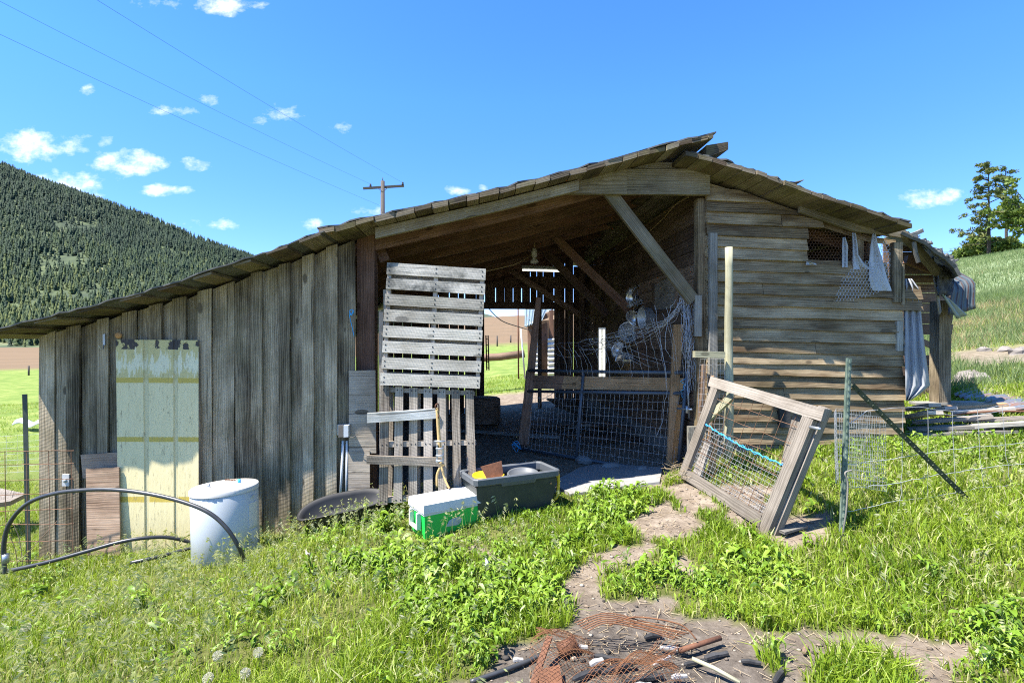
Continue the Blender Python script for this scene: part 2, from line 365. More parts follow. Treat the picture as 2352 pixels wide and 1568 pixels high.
sc.cycles.use_denoising = False; sc.cycles.sample_clamp_indirect = 8

# ------------------------------------------------------------------ terrain
CP = np.array([(0, 2.4, .02), (-2.7, 2.7, -.15), (2.3, 2.3, .10), (0, 0, 0), (-4, 0, -.25), (4, 0, .3), (-.7, 4.35, 0), (0, 4.6, .07), (-2.46, 4.35, -.24),
    (-4.47, 4.84, -.48), (-3.2, 4.9, -.40), (-2.0, 5.0, -.30), (-1.6, 4.9, -.12), (-1.2, 5.1, .02), (.55, 5.1, .09), (.1, 6.9, .12), (1.6, 5.7, .13), (1.6, 5.0, .25),
    (2.0, 3.9, .13), (2.4, 5.3, .42), (4.1, 5.4, .50), (2.6, 3.9, .18), (4.2, 4.2, .38), (6.5, 6, .75), (8.6, 9, 1.05), (0, 11, .12), (-2, 8, .08), (1.5, 9, .12),
    (-4, 9, -.35), (-6, 6, -.68), (-9, 12, -1.0), (0, 14, .15), (-4.3, 3.2, -.36), (-7, 2, -.6), (7, 2, .6), (1.2, 3.0, .04), (4.2, 7.5, .58), (6, 11, .75), (-6.5, 9, -.85),
    (12, 14, 1.75), (-14, 14, -1.35), (0, 20, .28), (10, 4, 1.0), (-10, 3, -.8)], dtype=float)
def _k(r2): return np.where(r2 > 1e-12, .5*r2*np.log(np.maximum(r2, 1e-12)), 0)
def _tps():
    n = len(CP); d2 = ((CP[:, None, :2]-CP[None, :, :2])**2).sum(-1)
    A = np.zeros((n+3, n+3)); A[:n, :n] = _k(d2)+np.eye(n)*.15; A[:n, n] = 1; A[:n, n+1:] = CP[:, :2]; A[n, :n] = 1; A[n+1:, :n] = CP[:, :2].T
    return np.linalg.solve(A, np.concatenate([CP[:, 2], np.zeros(3)]))
TW = _tps()
def sstep(a, b, x): t = np.clip((x-a)/(b-a), 0, 1); return t*t*(3-2*t)
def vnoise(x, y, s, seed=0):
    """smooth value noise in -1..1"""
    x = np.asarray(x, float)*s+seed*17.3; y = np.asarray(y, float)*s+seed*9.1
    xi, yi = np.floor(x).astype(np.int64), np.floor(y).astype(np.int64); fx, fy = x-xi, y-yi
    fx = fx*fx*(3-2*fx); fy = fy*fy*(3-2*fy)
    def h(a, b):
        n = (a*374761393+b*668265263+seed*1442695) & 0xffffffff
        n = ((n ^ (n >> 13))*1274126177) & 0xffffffff
        return ((n ^ (n >> 16)) & 0xffff)/32767.5-1
    return (h(xi, yi)*(1-fx)+h(xi+1, yi)*fx)*(1-fy)+(h(xi, yi+1)*(1-fx)+h(xi+1, yi+1)*fx)*fy
def far_h(x, y):
    xl = np.minimum(x, 0); z = .1+.02*(np.clip(y, 12, 60)-12)+.067*-60*(1-np.exp(xl/60))
    xr = np.clip(x-5, 0, None); z = z+.222*np.where(xr < 40, xr, 40+9*(1-np.exp(-(xr-40)/25)))
    k = .015+.075*sstep(-70, -8, x)
    z = z+k*(np.clip(y, 60, 150)-60)-.003*np.clip(y-150, 0, 4000)
    return z
def ground(x, y, rough=True):
    x = np.asarray(x, float); y = np.asarray(y, float); sh = x.shape; xf, yf = x.ravel(), y.ravel()
    r = np.hypot(xf, yf-6); b = sstep(9, 20, r); zf = far_h(xf, yf); near = b < 1; zn = zf.copy()
    if near.any():
        a, c = xf[near], yf[near]; d2 = (a[:, None]-CP[None, :, 0])**2+(c[:, None]-CP[None, :, 1])**2
        n = len(CP); zn[near] = _k(d2)@TW[:n]+TW[n]+TW[n+1]*a+TW[n+2]*c
    z = zn*(1-b)+zf*b
    if rough:
        inb = inbarn(xf, yf); k = np.where(inb, .35, 1.0)
        z = z+k*(.025*vnoise(xf, yf, 1.7, 1)+.012*vnoise(xf, yf, 6, 2)+.05*sstep(8, 20, r)*vnoise(xf, yf, .4, 3))
    return z.reshape(sh)
def inbarn(x, y):
    u = x*CS+(y-Y0)*SN; w = -x*SN+(y-Y0)*CS
    return (u > -4.47) & (u < 4.15) & (w > -.02) & (w < 6.05)
def gz(x, y): return float(ground(np.array([x]), np.array([y]))[0])
def hit(px, py, dmax=90):                          # where a photo direction meets the ground
    d = np.concatenate([np.arange(1.2, 12, .01), np.arange(12, dmax, .1)])
    x = (px-1176)/F*d; z = EYE+(784-py)/F*d; g = ground(x, d); i = np.argmax(z < g)
    return V((x[i], d[i], g[i]))
def inpoly(px, py, poly):
    ins = np.zeros(px.shape, bool); n = len(poly)
    for i in range(n):
        x0, y0 = poly[i]; x1, y1 = poly[(i+1) % n]
        c = ((y0 > py) != (y1 > py)) & (px < (x1-x0)*(py-y0)/(y1-y0+1e-9)+x0); ins ^= c
    return ins
# patches of bare earth, outlines found on the ground
DIRT = [[(1060, 1580), (1130, 1530), (1230, 1450), (1320, 1405), (1385, 1345), (1330, 1305), (1380, 1268), (1470, 1240), (1440, 1195), (1520, 1150), (1560, 1175), (1650, 1205), (1600, 1225), (1500, 1235), (1490, 1300), (1560, 1345), (1560, 1400),
         (1700, 1440), (1900, 1440), (2080, 1462), (2215, 1462), (2190, 1500), (2290, 1590), (2300, 1700), (1060, 1700)],
        [(1650, 1110), (1770, 1120), (1770, 1190), (1880, 1175), (1895, 1220), (1800, 1258), (1700, 1215)], [(1085, 1255), (1110, 1245), (1135, 1265), (1130, 1290), (1095, 1300)],
        [(1520, 1130), (1580, 1100), (1640, 1160), (1600, 1190)], [(1535, 1285), (1575, 1278), (1590, 1305), (1560, 1325), (1535, 1310)], [(1290, 1330), (1370, 1270), (1410, 1290), (1395, 1345), (1320, 1400), (1280, 1400)], [(1230, 1075), (1530, 1075), (1530, 1130), (1250, 1130)]]
TUFT = [[(1760, 1500), (1815, 1495), (1820, 1540), (1760, 1545)], [(1875, 1540), (1960, 1490), (2080, 1550), (2085, 1700), (1850, 1700)], [(2180, 1530), (2260, 1500), (2300, 1700), (2200, 1700)], [(1380, 1320), (1520, 1290), (1540, 1360), (1400, 1375)]]
HILLDIRT = [(2180, 812), (2352, 790), (2500, 780), (2500, 835), (2352, 845), (2190, 850)]
HILLRED = [(2150, 735), (2352, 715), (2500, 700), (2500, 800), (2352, 800), (2180, 815)]
def dirtmask(x, y, z):
    jx = .09*vnoise(x, y, 5, 11)+.05*vnoise(x, y, 14, 12); jy = .09*vnoise(x, y, 5, 13)+.05*vnoise(x, y, 14, 14)
    xx, yy = x+jx, np.maximum(y+jy, .3); px = 1176+xx/yy*F; py = 784+(EYE-z)/yy*F
    ok = (y > 1.0) & (y < 9)
    m = np.zeros(x.shape)
    for p in DIRT: m = np.where(ok & inpoly(px, py, p), 1.0, m)
    for p in TUFT: m = np.where(ok & inpoly(px, py, p), 0.0, m)
    m = np.where((y <= 1.6) & (x > -.3) & (x < 2.2), 1.0, m)
    u = x*CS+(y-Y0)*SN; w = -x*SN+(y-Y0)*CS
    m = np.where(inbarn(x, y), 1.0, m)
    m = np.where((w >= 6.0) & (w+jy*3 < 9.3) & (u > -3) & (u < 4), 1.0, m)
    m = np.where((y > 6) & (x > 5) & inpoly(1176+(x+4*jx)/yy*F, py+60*jy, HILLDIRT), .85, m)
    return m
def grow(lo, hi, step, far, k=1.16):
    a = list(np.arange(lo, hi+1e-6, step)); s = step; v = hi
    while v < far: s *= k; v += s; a.append(v)
    s = step; v = lo; pre = []
    return np.array(a)
xr = grow(0, 7, .06, 2500); xs = np.concatenate([-xr[:0:-1], xr]); ys = np.concatenate([np.array([-60, -25, -10, -4, -1.5, 0, .6]), grow(1.0, 8, .06, 2500)])
GX, GY = np.meshgrid(xs, ys); GZ = ground(GX, GY)
def gridmesh(name, X, Y, Z, mat_, attrs={}):
    ny, nx = X.shape; me = bpy.data.meshes.new(name); me.vertices.add(nx*ny)
    me.vertices.foreach_set('co', np.stack([X, Y, Z], -1).astype(np.float32).ravel())
    i = (np.arange(ny-1)[:, None]*nx+np.arange(nx-1)[None, :]).ravel(); q = np.stack([i, i+1, i+nx+1, i+nx], -1).astype(np.int32)
    setfaces(me, q.ravel(), np.full(len(q), 4))
    for k, v in attrs.items(): me.attributes.new(k, 'FLOAT', 'POINT').data.foreach_set('value', v.astype(np.float32).ravel())
    me.polygons.foreach_set('use_smooth', np.ones(len(q), bool)); me.update(); me.materials.append(mat_)
    o = bpy.data.objects.new(name, me); C.objects.link(o); return o
def setfaces(me, loops, sizes):
    me.loops.add(len(loops)); me.loops.foreach_set('vertex_index', loops.astype(np.int32))
    me.polygons.add(len(sizes)); st = np.concatenate([[0], np.cumsum(sizes)[:-1]]).astype(np.int32); me.polygons.foreach_set('loop_start', st)
    try: me.polygons.foreach_set('loop_total', sizes.astype(np.int32))
    except Exception: pass
    me.update(calc_edges=True)
dm = dirtmask(GX, GY, GZ)
PX = 1176+GX/np.maximum(GY, .3)*F; PY = 784+(EYE-GZ)/np.maximum(GY, .3)*F
burnc = hit(1420, 1530)
burn = np.exp(-(((GX-burnc.x)/1.05)**2+((GY-burnc.y)/.6)**2)**1.5)*(GY < 5)
plow = sstep(60, 62, GY+1.5*vnoise(GX, GY, .05, 5)+np.where(GX < -5, 5, 0))*(1-sstep(20, 45, GX))
redd = np.where((GY > 7) & (GX > 5), inpoly(PX+12*vnoise(GX, GY, 1.5, 8), PY+26*vnoise(GX, GY, .5, 9), HILLRED)*np.clip(.55+.7*vnoise(GX, GY, .45, 7), 0, 1), 0)
hillg = sstep(9, 14, GX)*(1-redd)*sstep(8, 14, GY)
m, nt, bs = new_mat('earth'); p = objc(nt)
e = ramp(nt, noise(nt, p, 7, 8, .75), [(.3, (.115, .088, .063)), (.52, (.225, .18, .136)), (.72, (.345, .29, .225))])
bk = ramp(nt, noise(nt, p, 16, 6, .75), [(.35, (.022, .02, .02)), (.55, (.10, .088, .077)), (.75, (.22, .20, .175))])
e = mixc(nt, mth(nt, 'MULTIPLY', attr(nt, 'burn'), .8), e, bk)
soil = ramp(nt, noise(nt, p, 9, 6, .7), [(.35, (.07, .085, .022)), (.65, (.15, .15, .05))])
gfar = ramp(nt, noise(nt, p, 1.1, 7, .75), [(.32, (.10, .155, .035)), (.5, (.16, .22, .05)), (.68, (.27, .28, .09))])
dist = N(nt, 'SeparateXYZ', {0: p}).outputs[1]
gcol = mixc(nt, mth(nt, 'DIVIDE', mth(nt, 'SUBTRACT', dist, 6.0), 8.0, True), soil, gfar)
hg = ramp(nt, noise(nt, p, 1.6, 7, .75), [(.32, (.12, .17, .085)), (.52, (.20, .25, .13)), (.7, (.30, .32, .19))])
gcol = mixc(nt, attr(nt, 'hillg'), gcol, hg)
rd = ramp(nt, noise(nt, p, 2.2, 7, .75), [(.35, (.17, .14, .06)), (.5, (.33, .20, .10)), (.68, (.45, .29, .17))])
gcol = mixc(nt, mth(nt, 'MULTIPLY', attr(nt, 'redd'), .9), gcol, rd)
col = mixc(nt, attr(nt, 'dirt'), gcol, e)
fur = N(nt, 'TexWave', {'Vector': p, 'Scale': .22, 'Distortion': 1.5, 'Detail': 2.0}, bands_direction='Y').outputs['Fac']
pl = mixc(nt, fur, (.135, .09, .052), (.23, .155, .092)); pl = mixc(nt, ramp(nt, noise(nt, vmul(nt, p, (.012, .35, 1)), 1.0, 5, .7), [(.42, 0.0), (.6, .55)]), pl, (.11, .085, .05)); pl = mixc(nt, mth(nt, 'MULTIPLY', noise(nt, p, .12, 5, .7), .5), pl, (.19, .14, .09))
col = mixc(nt, attr(nt, 'plow'), col, pl)
nt.links.new(col, bs.inputs['Base Color']); bs.inputs['Roughness'].default_value = .95; bs.inputs['Specular IOR Level'].default_value = .1
bump(nt, bs, mth(nt, 'ADD', noise(nt, p, 34, 8, .75), mth(nt, 'MULTIPLY', noise(nt, p, 9, 4), .8)), .7, .03)
tag(gridmesh('ground', GX, GY, GZ, m, {'dirt': dm, 'burn': burn, 'plow': plow, 'redd': redd, 'hillg': hillg}), kind='structure')

# ------------------------------------------------------------------ mountains and their woods
def elev(tx): return np.clip(.3435+.36*(-1-tx), 0, .46)
def mount(x, y):
    tx = x/y; s = sstep(300, 900, y)**.8*np.where(y > 900, 1-.25*sstep(900, 1300, y), 1)
    h = elev(tx)*np.minimum(y, 900)*s; h = h*(1+.07*vnoise(x, y, .006, 21)*s*(1-sstep(750, 900, y)))+9*s*(1-.6*sstep(800, 900, y))*vnoise(x, y, .011, 22)+4*s*vnoise(x, y, .03, 23)
    return np.maximum(far_h(x, y)-1, -3)+h
TX, DY = np.meshgrid(np.linspace(-1.9, 0.0, 220), np.linspace(290, 1300, 130)); MX = TX*DY
m, nt, bs = new_mat('forest_floor'); p = objc(nt)
col = ramp(nt, noise(nt, p, .02, 6, .7), [(.40, (.035, .052, .026)), (.56, (.075, .10, .04)), (.70, (.19, .19, .095))])
nt.links.new(col, bs.inputs['Base Color']); bs.inputs['Roughness'].default_value = 1
tag(gridmesh('hills', MX, DY, mount(MX, DY), m), kind='structure')
FX, FY = np.meshgrid(np.linspace(-2000, 2500, 200), np.linspace(1500, 2500, 24))
fh = (FY*(.055+.012*vnoise(FX, FY*0, .0016, 31)+.006*vnoise(FX, FY*0, .006, 32))+.07*np.clip(FX, 0, 5000))*sstep(1500, 2000, FY)-20
fh = fh+20*vnoise(FX, FY, .006, 33)*sstep(1500, 1900, FY)
m, nt, bs = new_mat('distant_woods'); p = objc(nt)
nt.links.new(ramp(nt, noise(nt, p, .006, 7, .75), [(.35, (.035, .055, .045)), (.6, (.07, .09, .05)), (.75, (.16, .16, .09))]), bs.inputs['Base Color']); bs.inputs['Roughness'].default_value = 1
tag(gridmesh('distant_hills', FX, FY, fh, m), kind='structure')

def rawmesh(name, verts, loops, sizes, rnd, mat_, smooth=False):
    me = bpy.data.meshes.new(name); me.vertices.add(len(verts)); me.vertices.foreach_set('co', np.asarray(verts, np.float32).ravel())
    setfaces(me, np.asarray(loops), np.asarray(sizes)); me.attributes.new('rnd', 'FLOAT', 'POINT').data.foreach_set('value', np.asarray(rnd, np.float32))
    if smooth: me.polygons.foreach_set('use_smooth', np.ones(len(sizes), bool))
    me.materials.append(mat_); o = bpy.data.objects.new(name, me); C.objects.link(o); return o
def conifers(P, H, RAD, rnd):
    """many small conifers: four ragged tiers each"""
    n = len(P); T, S = 4, 7; vs, lp, rn = [], [], []
    ang = rng.uniform(0, 6.28, (n, 1))
    for t in range(T):
        base = (.10+.21*t)*H; top = np.minimum(base+.42*H, H); rad = RAD*(1-.22*t)
        a = ang+np.arange(S)[None, :]*2*math.pi/S+t*.5; rr = rad[:, None]*rng.uniform(.55, 1.15, (n, S))
        rim = np.stack([P[:, 0, None]+rr*np.cos(a), P[:, 1, None]+rr*np.sin(a), (P[:, 2]+base)[:, None]+rng.uniform(-.06, .06, (n, S))*H[:, None]], -1)
        apex = np.stack([P[:, 0], P[:, 1], P[:, 2]+top], -1)[:, None, :]
        off = sum(len(v) for v in vs); vs.append(np.concatenate([rim, apex], 1).reshape(-1, 3)); rn.append(np.repeat(rnd, S+1))
        b = off+np.arange(n)[:, None]*(S+1); k = np.arange(S)[None, :]
        lp.append(np.stack([b+k, b+(k+1) % S, np.broadcast_to(b+S, (n, S))], -1).reshape(-1))
    lp = np.concatenate(lp); return np.concatenate(vs), lp, np.full(len(lp)//3, 3), np.concatenate(rn)
M['conifer'] = leafm('hazed_conifer_needles', [(0, (.026, .048, .030)), (.5, (.040, .070, .036)), (.8, (.068, .100, .036)), (1, (.12, .145, .045))], .3, .8)  # distance haze painted in: greens lightened, blued, contrast softened by translucency
n = 42000; ty = 320+(940-320)*rng.random(n)**.75; tx = rng.uniform(-1.25, -.02, n); x = tx*ty
op = vnoise(x, ty, .012, 24)+.6*vnoise(x, ty, .035, 25)+.35*vnoise(x, ty, .09, 26); band = np.abs(elev(tx)*sstep(300, 900, ty)-.16) < .05
keep = rng.random(n) < np.clip(1.05-(op-.32+.25*band)*1.5, .12, 1)
x, ty = x[keep], ty[keep]; h = 4+9*rng.random(len(x))**1.5*(1+.15*vnoise(x, ty, .02, 27))
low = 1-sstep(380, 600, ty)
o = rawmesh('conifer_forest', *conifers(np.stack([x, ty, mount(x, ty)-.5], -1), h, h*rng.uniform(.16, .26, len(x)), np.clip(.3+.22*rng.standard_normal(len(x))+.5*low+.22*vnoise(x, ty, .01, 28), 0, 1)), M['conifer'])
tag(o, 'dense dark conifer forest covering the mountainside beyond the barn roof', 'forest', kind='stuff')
# ------------------------------------------------------------------ grass, weeds, litter
def scatter(n, y0, y1, k=1.12, pad=.5, power=1.0):
    y = np.sqrt(rng.uniform(y0*y0, y1*y1, n)) if power == 1 else rng.uniform(y0, y1, n)
    return rng.uniform(-1, 1, n)*(k*y+pad), y
def proj(x, y, z): return 1176+x/y*F, 784+(EYE-z)/y*F
SLAB = [(1270, 1108), (1360, 1068), (1520, 1080), (1512, 1112), (1420, 1125), (1300, 1140)]
def keepgrass(x, y, z, dens=None):
    px, py = proj(x, y, z); k = dirtmask(x, y, z) < .5
    u = x*CS+(y-Y0)*SN; w = -x*SN+(y-Y0)*CS
    k &= ~((u > -4.42) & (u < 4.2) & (w > -.06) & (w < 6.2)); k &= ~inpoly(px, py, SLAB)
    return k
def blades(x, y, z, h, wd, lean, rnd, near=True):
    n = len(x); a = rng.uniform(0, 6.283, n); b = rng.uniform(0, 6.283, n); dx, dy_ = np.cos(a), np.sin(a); sx, sy = np.cos(b)*wd/2, np.sin(b)*wd/2
    l1 = lean*h*.30; l2 = lean*h
    base = np.stack([x, y, z-.015], -1)
    def at(f, hz, l, ww):
        c = base+np.stack([dx*l, dy_*l, hz], -1); s = np.stack([sx, sy, np.zeros(n)], -1)*ww; return c-s, c+s
    b0, b1 = at(0, np.zeros(n), np.zeros(n), .8); tip = base+np.stack([dx*l2, dy_*l2, h*np.sqrt(np.maximum(1-.55*lean**2, .2))+.015], -1)
    if near:
        m0, m1 = at(0, h*.58+.015, l1, 1.0); vs = np.stack([b0, b1, m1, m0, tip], 1).reshape(-1, 3); i = np.arange(n)[:, None]*5
        lp = np.concatenate([i+np.array([[0, 1, 2, 3]]), i+np.array([[3, 2, 4]])], 1).ravel(); sz = np.tile([4, 3], n); r = np.repeat(rnd, 5)
    else:
        vs = np.stack([b0, b1, tip], 1).reshape(-1, 3); lp = np.arange(3*n); sz = np.full(n, 3); r = np.repeat(rnd, 3)
    return vs, lp, sz, r
def joinraw(L_):
    vs, lp, sz, r = [], [], [], []; off = 0
    for a, b, c, d in L_: vs.append(a); lp.append(b+off); sz.append(c); r.append(d); off += len(a)
    return np.concatenate(vs), np.concatenate(lp), np.concatenate(sz), np.concatenate(r)
GRASS = [(0, (.05, .105, .010)), (.3, (.15, .24, .016)), (.6, (.28, .385, .030)), (.82, (.40, .46, .11)), (1, (.55, .50, .28))]
M['grass'] = leafm('meadow_grass', GRASS, .38, .45)
M['weed'] = leafm('weed_leaf', [(0, (.06, .12, .014)), (.5, (.18, .295, .024)), (.85, (.29, .40, .06)), (1, (.36, .43, .24))], .30, .42)
M['hillgrass'] = leafm('hill_grass', [(0, (.09, .15, .05)), (.5, (.18, .24, .09)), (.8, (.27, .29, .14)), (1, (.38, .26, .15))], .3, .6)
M['seed'] = leafm('pale_seedheads', [(0, (.28, .36, .10)), (.5, (.46, .49, .20)), (1, (.66, .62, .40))], .4, .6)
M['straw'] = leafm('dry_straw', [(0, (.20, .14, .08)), (.5, (.34, .26, .16)), (1, (.46, .37, .25))], .1, .7)
LOWZ = [(915, 1150), (1300, 1120), (1330, 1215), (1180, 1262), (930, 1262)]
parts = []
def dryness(x, y): 
    left = sstep(.8, -2.5, x)
    return left
for (y0, y1, dn, wm, near) in [(1.25, 3.0, 9500, 1.0, True), (3.0, 5.6, 5800, 1.15, True), (5.6, 9.5, 2600, 1.5, True), (9.5, 20, 420, 3.2, False)]:
    area = (y1*y1-y0*y0)*1.12+(y1-y0); n = int(area*dn); x, y = scatter(n, y0, y1); z = ground(x, y)
    k = keepgrass(x, y, z)
    cl = vnoise(x, y, 2.2, 41)+.6*vnoise(x, y, 6.0, 42)
    k &= rng.random(n) < np.clip(.72+.42*cl, .3, 1)
    if y1 > 9: k &= ~((x > -4.2-.07*y) & (x < 4.5-.03*y) & (y > 5) & (y < 12))
    x, y, z, cl = x[k], y[k], z[k], cl[k]; n = len(x); d = dryness(x, y)
    px, py = proj(x, y, z)
    tall = sstep(.1, .9, vnoise(x, y, .8, 43)); inten = np.where(inpoly(px, py, TUFT[1]) | inpoly(px, py, TUFT[0]), 1.0, 0)
    h = (.085+.05*cl+.045*tall+.06*inten+.012*sstep(1.9, 3.2, x)*(y > 2.8))*rng.uniform(.55, 1.45, n)*(1-.15*d); h = np.clip(h, .03, .28)*np.where(y < 2.3, .68, .82)*np.where(inpoly(px, py, LOWZ), .45, 1)
    wd = np.clip(rng.normal(.0052, .0018, n), .0025, .012)*(1-.3*d)*wm; wide = rng.random(n) < .10; wd = np.where(wide & (d < .5), wd*2.0, wd)
    rn = np.clip(.47+.13*rng.standard_normal(n)+.16*vnoise(x, y, 1.1, 44)+.10*d+.08*(y > 8), 0, .93); dead = rng.random(n) < (.05+.08*d+.10*(x > 2.0)); rn = np.where(dead, rng.uniform(.88, 1, n), rn)
    parts.append(blades(x, y, z, h, wd, np.clip(rng.normal(.62, .3, n), .05, 1.25), rn, near))
o = rawmesh('grass', *joinraw(parts), M['grass']); tag(o, 'bright green meadow grass covering the sloping ground before the barn', 'grass', kind='stuff')
parts = []
for (y0, y1, dn, wm) in [(7.5, 22, 260, 1), (22, 62, 34, 2.4)]:
    n = int((y1*y1-y0*y0)*.62*dn); y = np.sqrt(rng.uniform(y0*y0, y1*y1, n)); x = y*rng.uniform(.6, 1.2, n); z = ground(x, y)
    px, py = proj(x, y, z); red = inpoly(px+12*vnoise(x, y, 1.5, 8), py+26*vnoise(x, y, .5, 9), HILLRED) & (rng.random(n) < np.clip(.68+.6*vnoise(x, y, .45, 7), 0, .9))
    k = (x > 6.5) & (rng.random(n) < np.where(red, .5, 1)) & (dirtmask(x, y, z) < .5) & (vnoise(x, y, .9, 47) > -.75)
    x, y, z, red = x[k], y[k], z[k], red[k]; n = len(x)
    rn = np.clip(np.where(red, .95, .45)+.16*rng.standard_normal(n)+.15*vnoise(x, y, .35, 45)-.1*(y < 9.5), 0, 1)
    parts.append(blades(x, y, z, rng.uniform(.12, .34, n), rng.uniform(.012, .025, n)*wm, rng.uniform(.1, .9, n), rn, False))
o = rawmesh('hillside_grass', *joinraw(parts), M['hillgrass']); tag(o, 'grey green and reddish dry grass on the rising hillside beside the barn', 'grass', kind='stuff')
# seed heads of dry annual grass
n = 7500; x, y = scatter(n, 1.5, 5.0); z = ground(x, y); pr = sstep(.6, -2.2, x)*.9+.10+.25*sstep(2.4, 3.6, x)
pr *= np.clip(.5+.9*vnoise(x, y, 1.3, 51), 0, 1); k = keepgrass(x, y, z) & (rng.random(n) < pr); x, y, z = x[k], y[k], z[k]; n = len(x)
a = rng.uniform(0, 6.28, n); H = rng.uniform(.14, .28, n); parts = []
hx, hy, hz = x+.25*H*np.cos(a), y+.25*H*np.sin(a), z+H
st = np.stack([np.stack([x, y, z], -1), np.stack([x+.003, y, z], -1), np.stack([hx, hy, hz], -1)], 1).reshape(-1, 3)
parts.append((st, np.arange(3*n), np.full(n, 3), np.repeat(rng.uniform(0, .5, n), 3)))
for q in range(6):
    aa = a+rng.uniform(-.9, .9, n); ln = rng.uniform(.018, .042, n); dz = -rng.uniform(.1, .9, n)*ln; f = rng.uniform(0, .3, n)
    bx, by, bz = hx-(hx-x)*f, hy-(hy-y)*f, hz-(hz-z)*f
    e = np.stack([bx+np.cos(aa)*ln, by+np.sin(aa)*ln, bz+dz], -1); b = np.stack([bx, by, bz], -1); w_ = np.stack([np.zeros(n), np.zeros(n), np.full(n, .0055)], -1)
    parts.append((np.stack([b, (b+e)/2+w_, e, (b+e)/2-w_], 1).reshape(-1, 3), np.arange(4*n), np.full(n, 4), np.repeat(np.clip(rng.normal(.6, .25, n), 0, 1), 4)))
o = rawmesh('seedhead_grass', *joinraw(parts), M['seed']); tag(o, 'pale drooping seed heads standing above the green grass', 'grass', kind='stuff')
# broad leaved weeds
def leaves(cx_, cy_, cz_, ang, elev_, ln, wd, rnd):
    n = len(cx_); d = np.stack([np.cos(ang), np.sin(ang), np.zeros(n)], -1); s = np.stack([-np.sin(ang), np.cos(ang), np.zeros(n)], -1); up = np.array([0, 0, 1.0])
    base = np.stack([cx_, cy_, cz_], -1); tw = rng.uniform(-.5, .5, n); s = s*np.cos(tw)[:, None]+up*np.sin(tw)[:, None]
    secs = []
    for t, w_ in ((0, .12), (.3, .72), (.62, 1.0), (.86, .62)):
        e = elev_-.9*t*t*rng.uniform(.5, 1.3, n); c = base+(d*np.cos(e)[:, None]+up*np.sin(e)[:, None])*(ln*t)[:, None]; hw = (wd*w_/2)[:, None]
        secs += [c-s*hw+up*hw*.35, c, c+s*hw+up*hw*.35]
    e = elev_-1.0; tip = base+(d*np.cos(e)[:, None]+up*np.sin(e)[:, None])*ln[:, None]*1.0
    vs = np.stack(secs+[tip], 1).reshape(-1, 3); q = []
    for i in range(3): q += [[3*i, 3*i+1, 3*i+4, 3*i+3], [3*i+1, 3*i+2, 3*i+5, 3*i+4]]
    q = np.array(q).ravel(); tr = np.array([9, 10, 12, 10, 11, 12]); i = np.arange(n)[:, None]*13
    return vs, np.concatenate([i+q[None], i+tr[None]], 1).ravel(), np.tile([4]*6+[3]*2, n), np.repeat(rnd, 13)
WEED = [[(690, 1200), (900, 1140), (1000, 1200), (1290, 1150), (1430, 1090), (1530, 1100), (1500, 1190), (1400, 1250), (1340, 1300), (1390, 1360), (1240, 1440), (1100, 1560), (900, 1400), (760, 1300)],
        [(1290, 1320), (1530, 1290), (1570, 1350), (1400, 1400)], [(1550, 1330), (1800, 1250), (1900, 1360), (1850, 1450), (1660, 1440)], [(2170, 1480), (2360, 1400), (2360, 1580), (2200, 1580)], [(1950, 990), (2360, 990), (2360, 1060), (1950, 1040)], [(1750, 1470), (1850, 1470), (1850, 1570), (1750, 1570)]]
n = 20000; x, y = scatter(n, 1.4, 6.2, 1.05); z = ground(x, y); px, py = proj(x, y, z); dn = np.full(n, .05)
for p_ in WEED: dn = np.where(inpoly(px+40*vnoise(x, y, 4, 61), py+25*vnoise(x, y, 4, 62), p_), .72, dn)
dn *= np.clip(.7+.8*vnoise(x, y, 3.2, 63), .05, 1.2); dn = np.where(inpoly(px, py, LOWZ), dn*.45, dn); k = keepgrass(x, y, z) & (rng.random(n) < dn)
x, y, z = x[k], y[k], z[k]; nr = len(x); K = 12
xx, yy, zz = (np.repeat(v, K) for v in (x, y, z)); n = len(xx); sc_ = np.repeat(rng.uniform(.55, 1.3, nr)*(1+.3*vnoise(x, y, 1.5, 64))*np.where(inpoly(*proj(x, y, z), LOWZ), .55, 1), K)
kind = np.repeat(rng.random(nr) < .5, K)
ln = sc_*rng.uniform(.03, .078, n)*np.where(yy < 3, .72, 1); wd = ln*np.where(kind, rng.uniform(.16, .26, n), rng.uniform(.3, .46, n))
parts = [leaves(xx+rng.normal(0, .012, n), yy+rng.normal(0, .012, n), zz+rng.uniform(-.01, .09, n)*sc_, rng.uniform(0, 6.28, n), rng.uniform(.35, 1.35, n), ln, wd, np.clip(np.repeat(rng.normal(.5, .18, nr), K)+rng.normal(0, .1, n), 0, .95))]
o = rawmesh('weeds', *joinraw(parts), M['weed'], True); tag(o, 'broad leaved green weeds growing in clumps among the grass', 'weeds', kind='stuff')
# straw lying on bare earth
n = 26000; x, y = scatter(n, 1.3, 6.6, .95, .3); z = ground(x, y); px, py = proj(x, y, z); k = (dirtmask(x, y, z) > .5) & ~inpoly(px, py, SLAB) & (rng.random(n) < np.clip(.55+.6*vnoise(x, y, 2.5, 71), .05, 1)); x, y, z = x[k], y[k], z[k]; n = len(x)
a = rng.uniform(0, 6.28, n); ln = rng.uniform(.02, .09, n); e = np.stack([x+np.cos(a)*ln, y+np.sin(a)*ln, z+rng.uniform(.002, .02, n)], -1); b = np.stack([x, y, z+.004], -1); s = np.stack([-np.sin(a), np.cos(a), np.zeros(n)], -1)*.0016
o = rawmesh('straw_litter', np.stack([b-s, b+s, e+s, e-s], 1).reshape(-1, 3), np.arange(4*n), np.full(n, 4), np.repeat(rng.random(n), 4), M['straw']); tag(o, 'scattered dry straw and stalks on the bare earth', 'straw', kind='stuff')
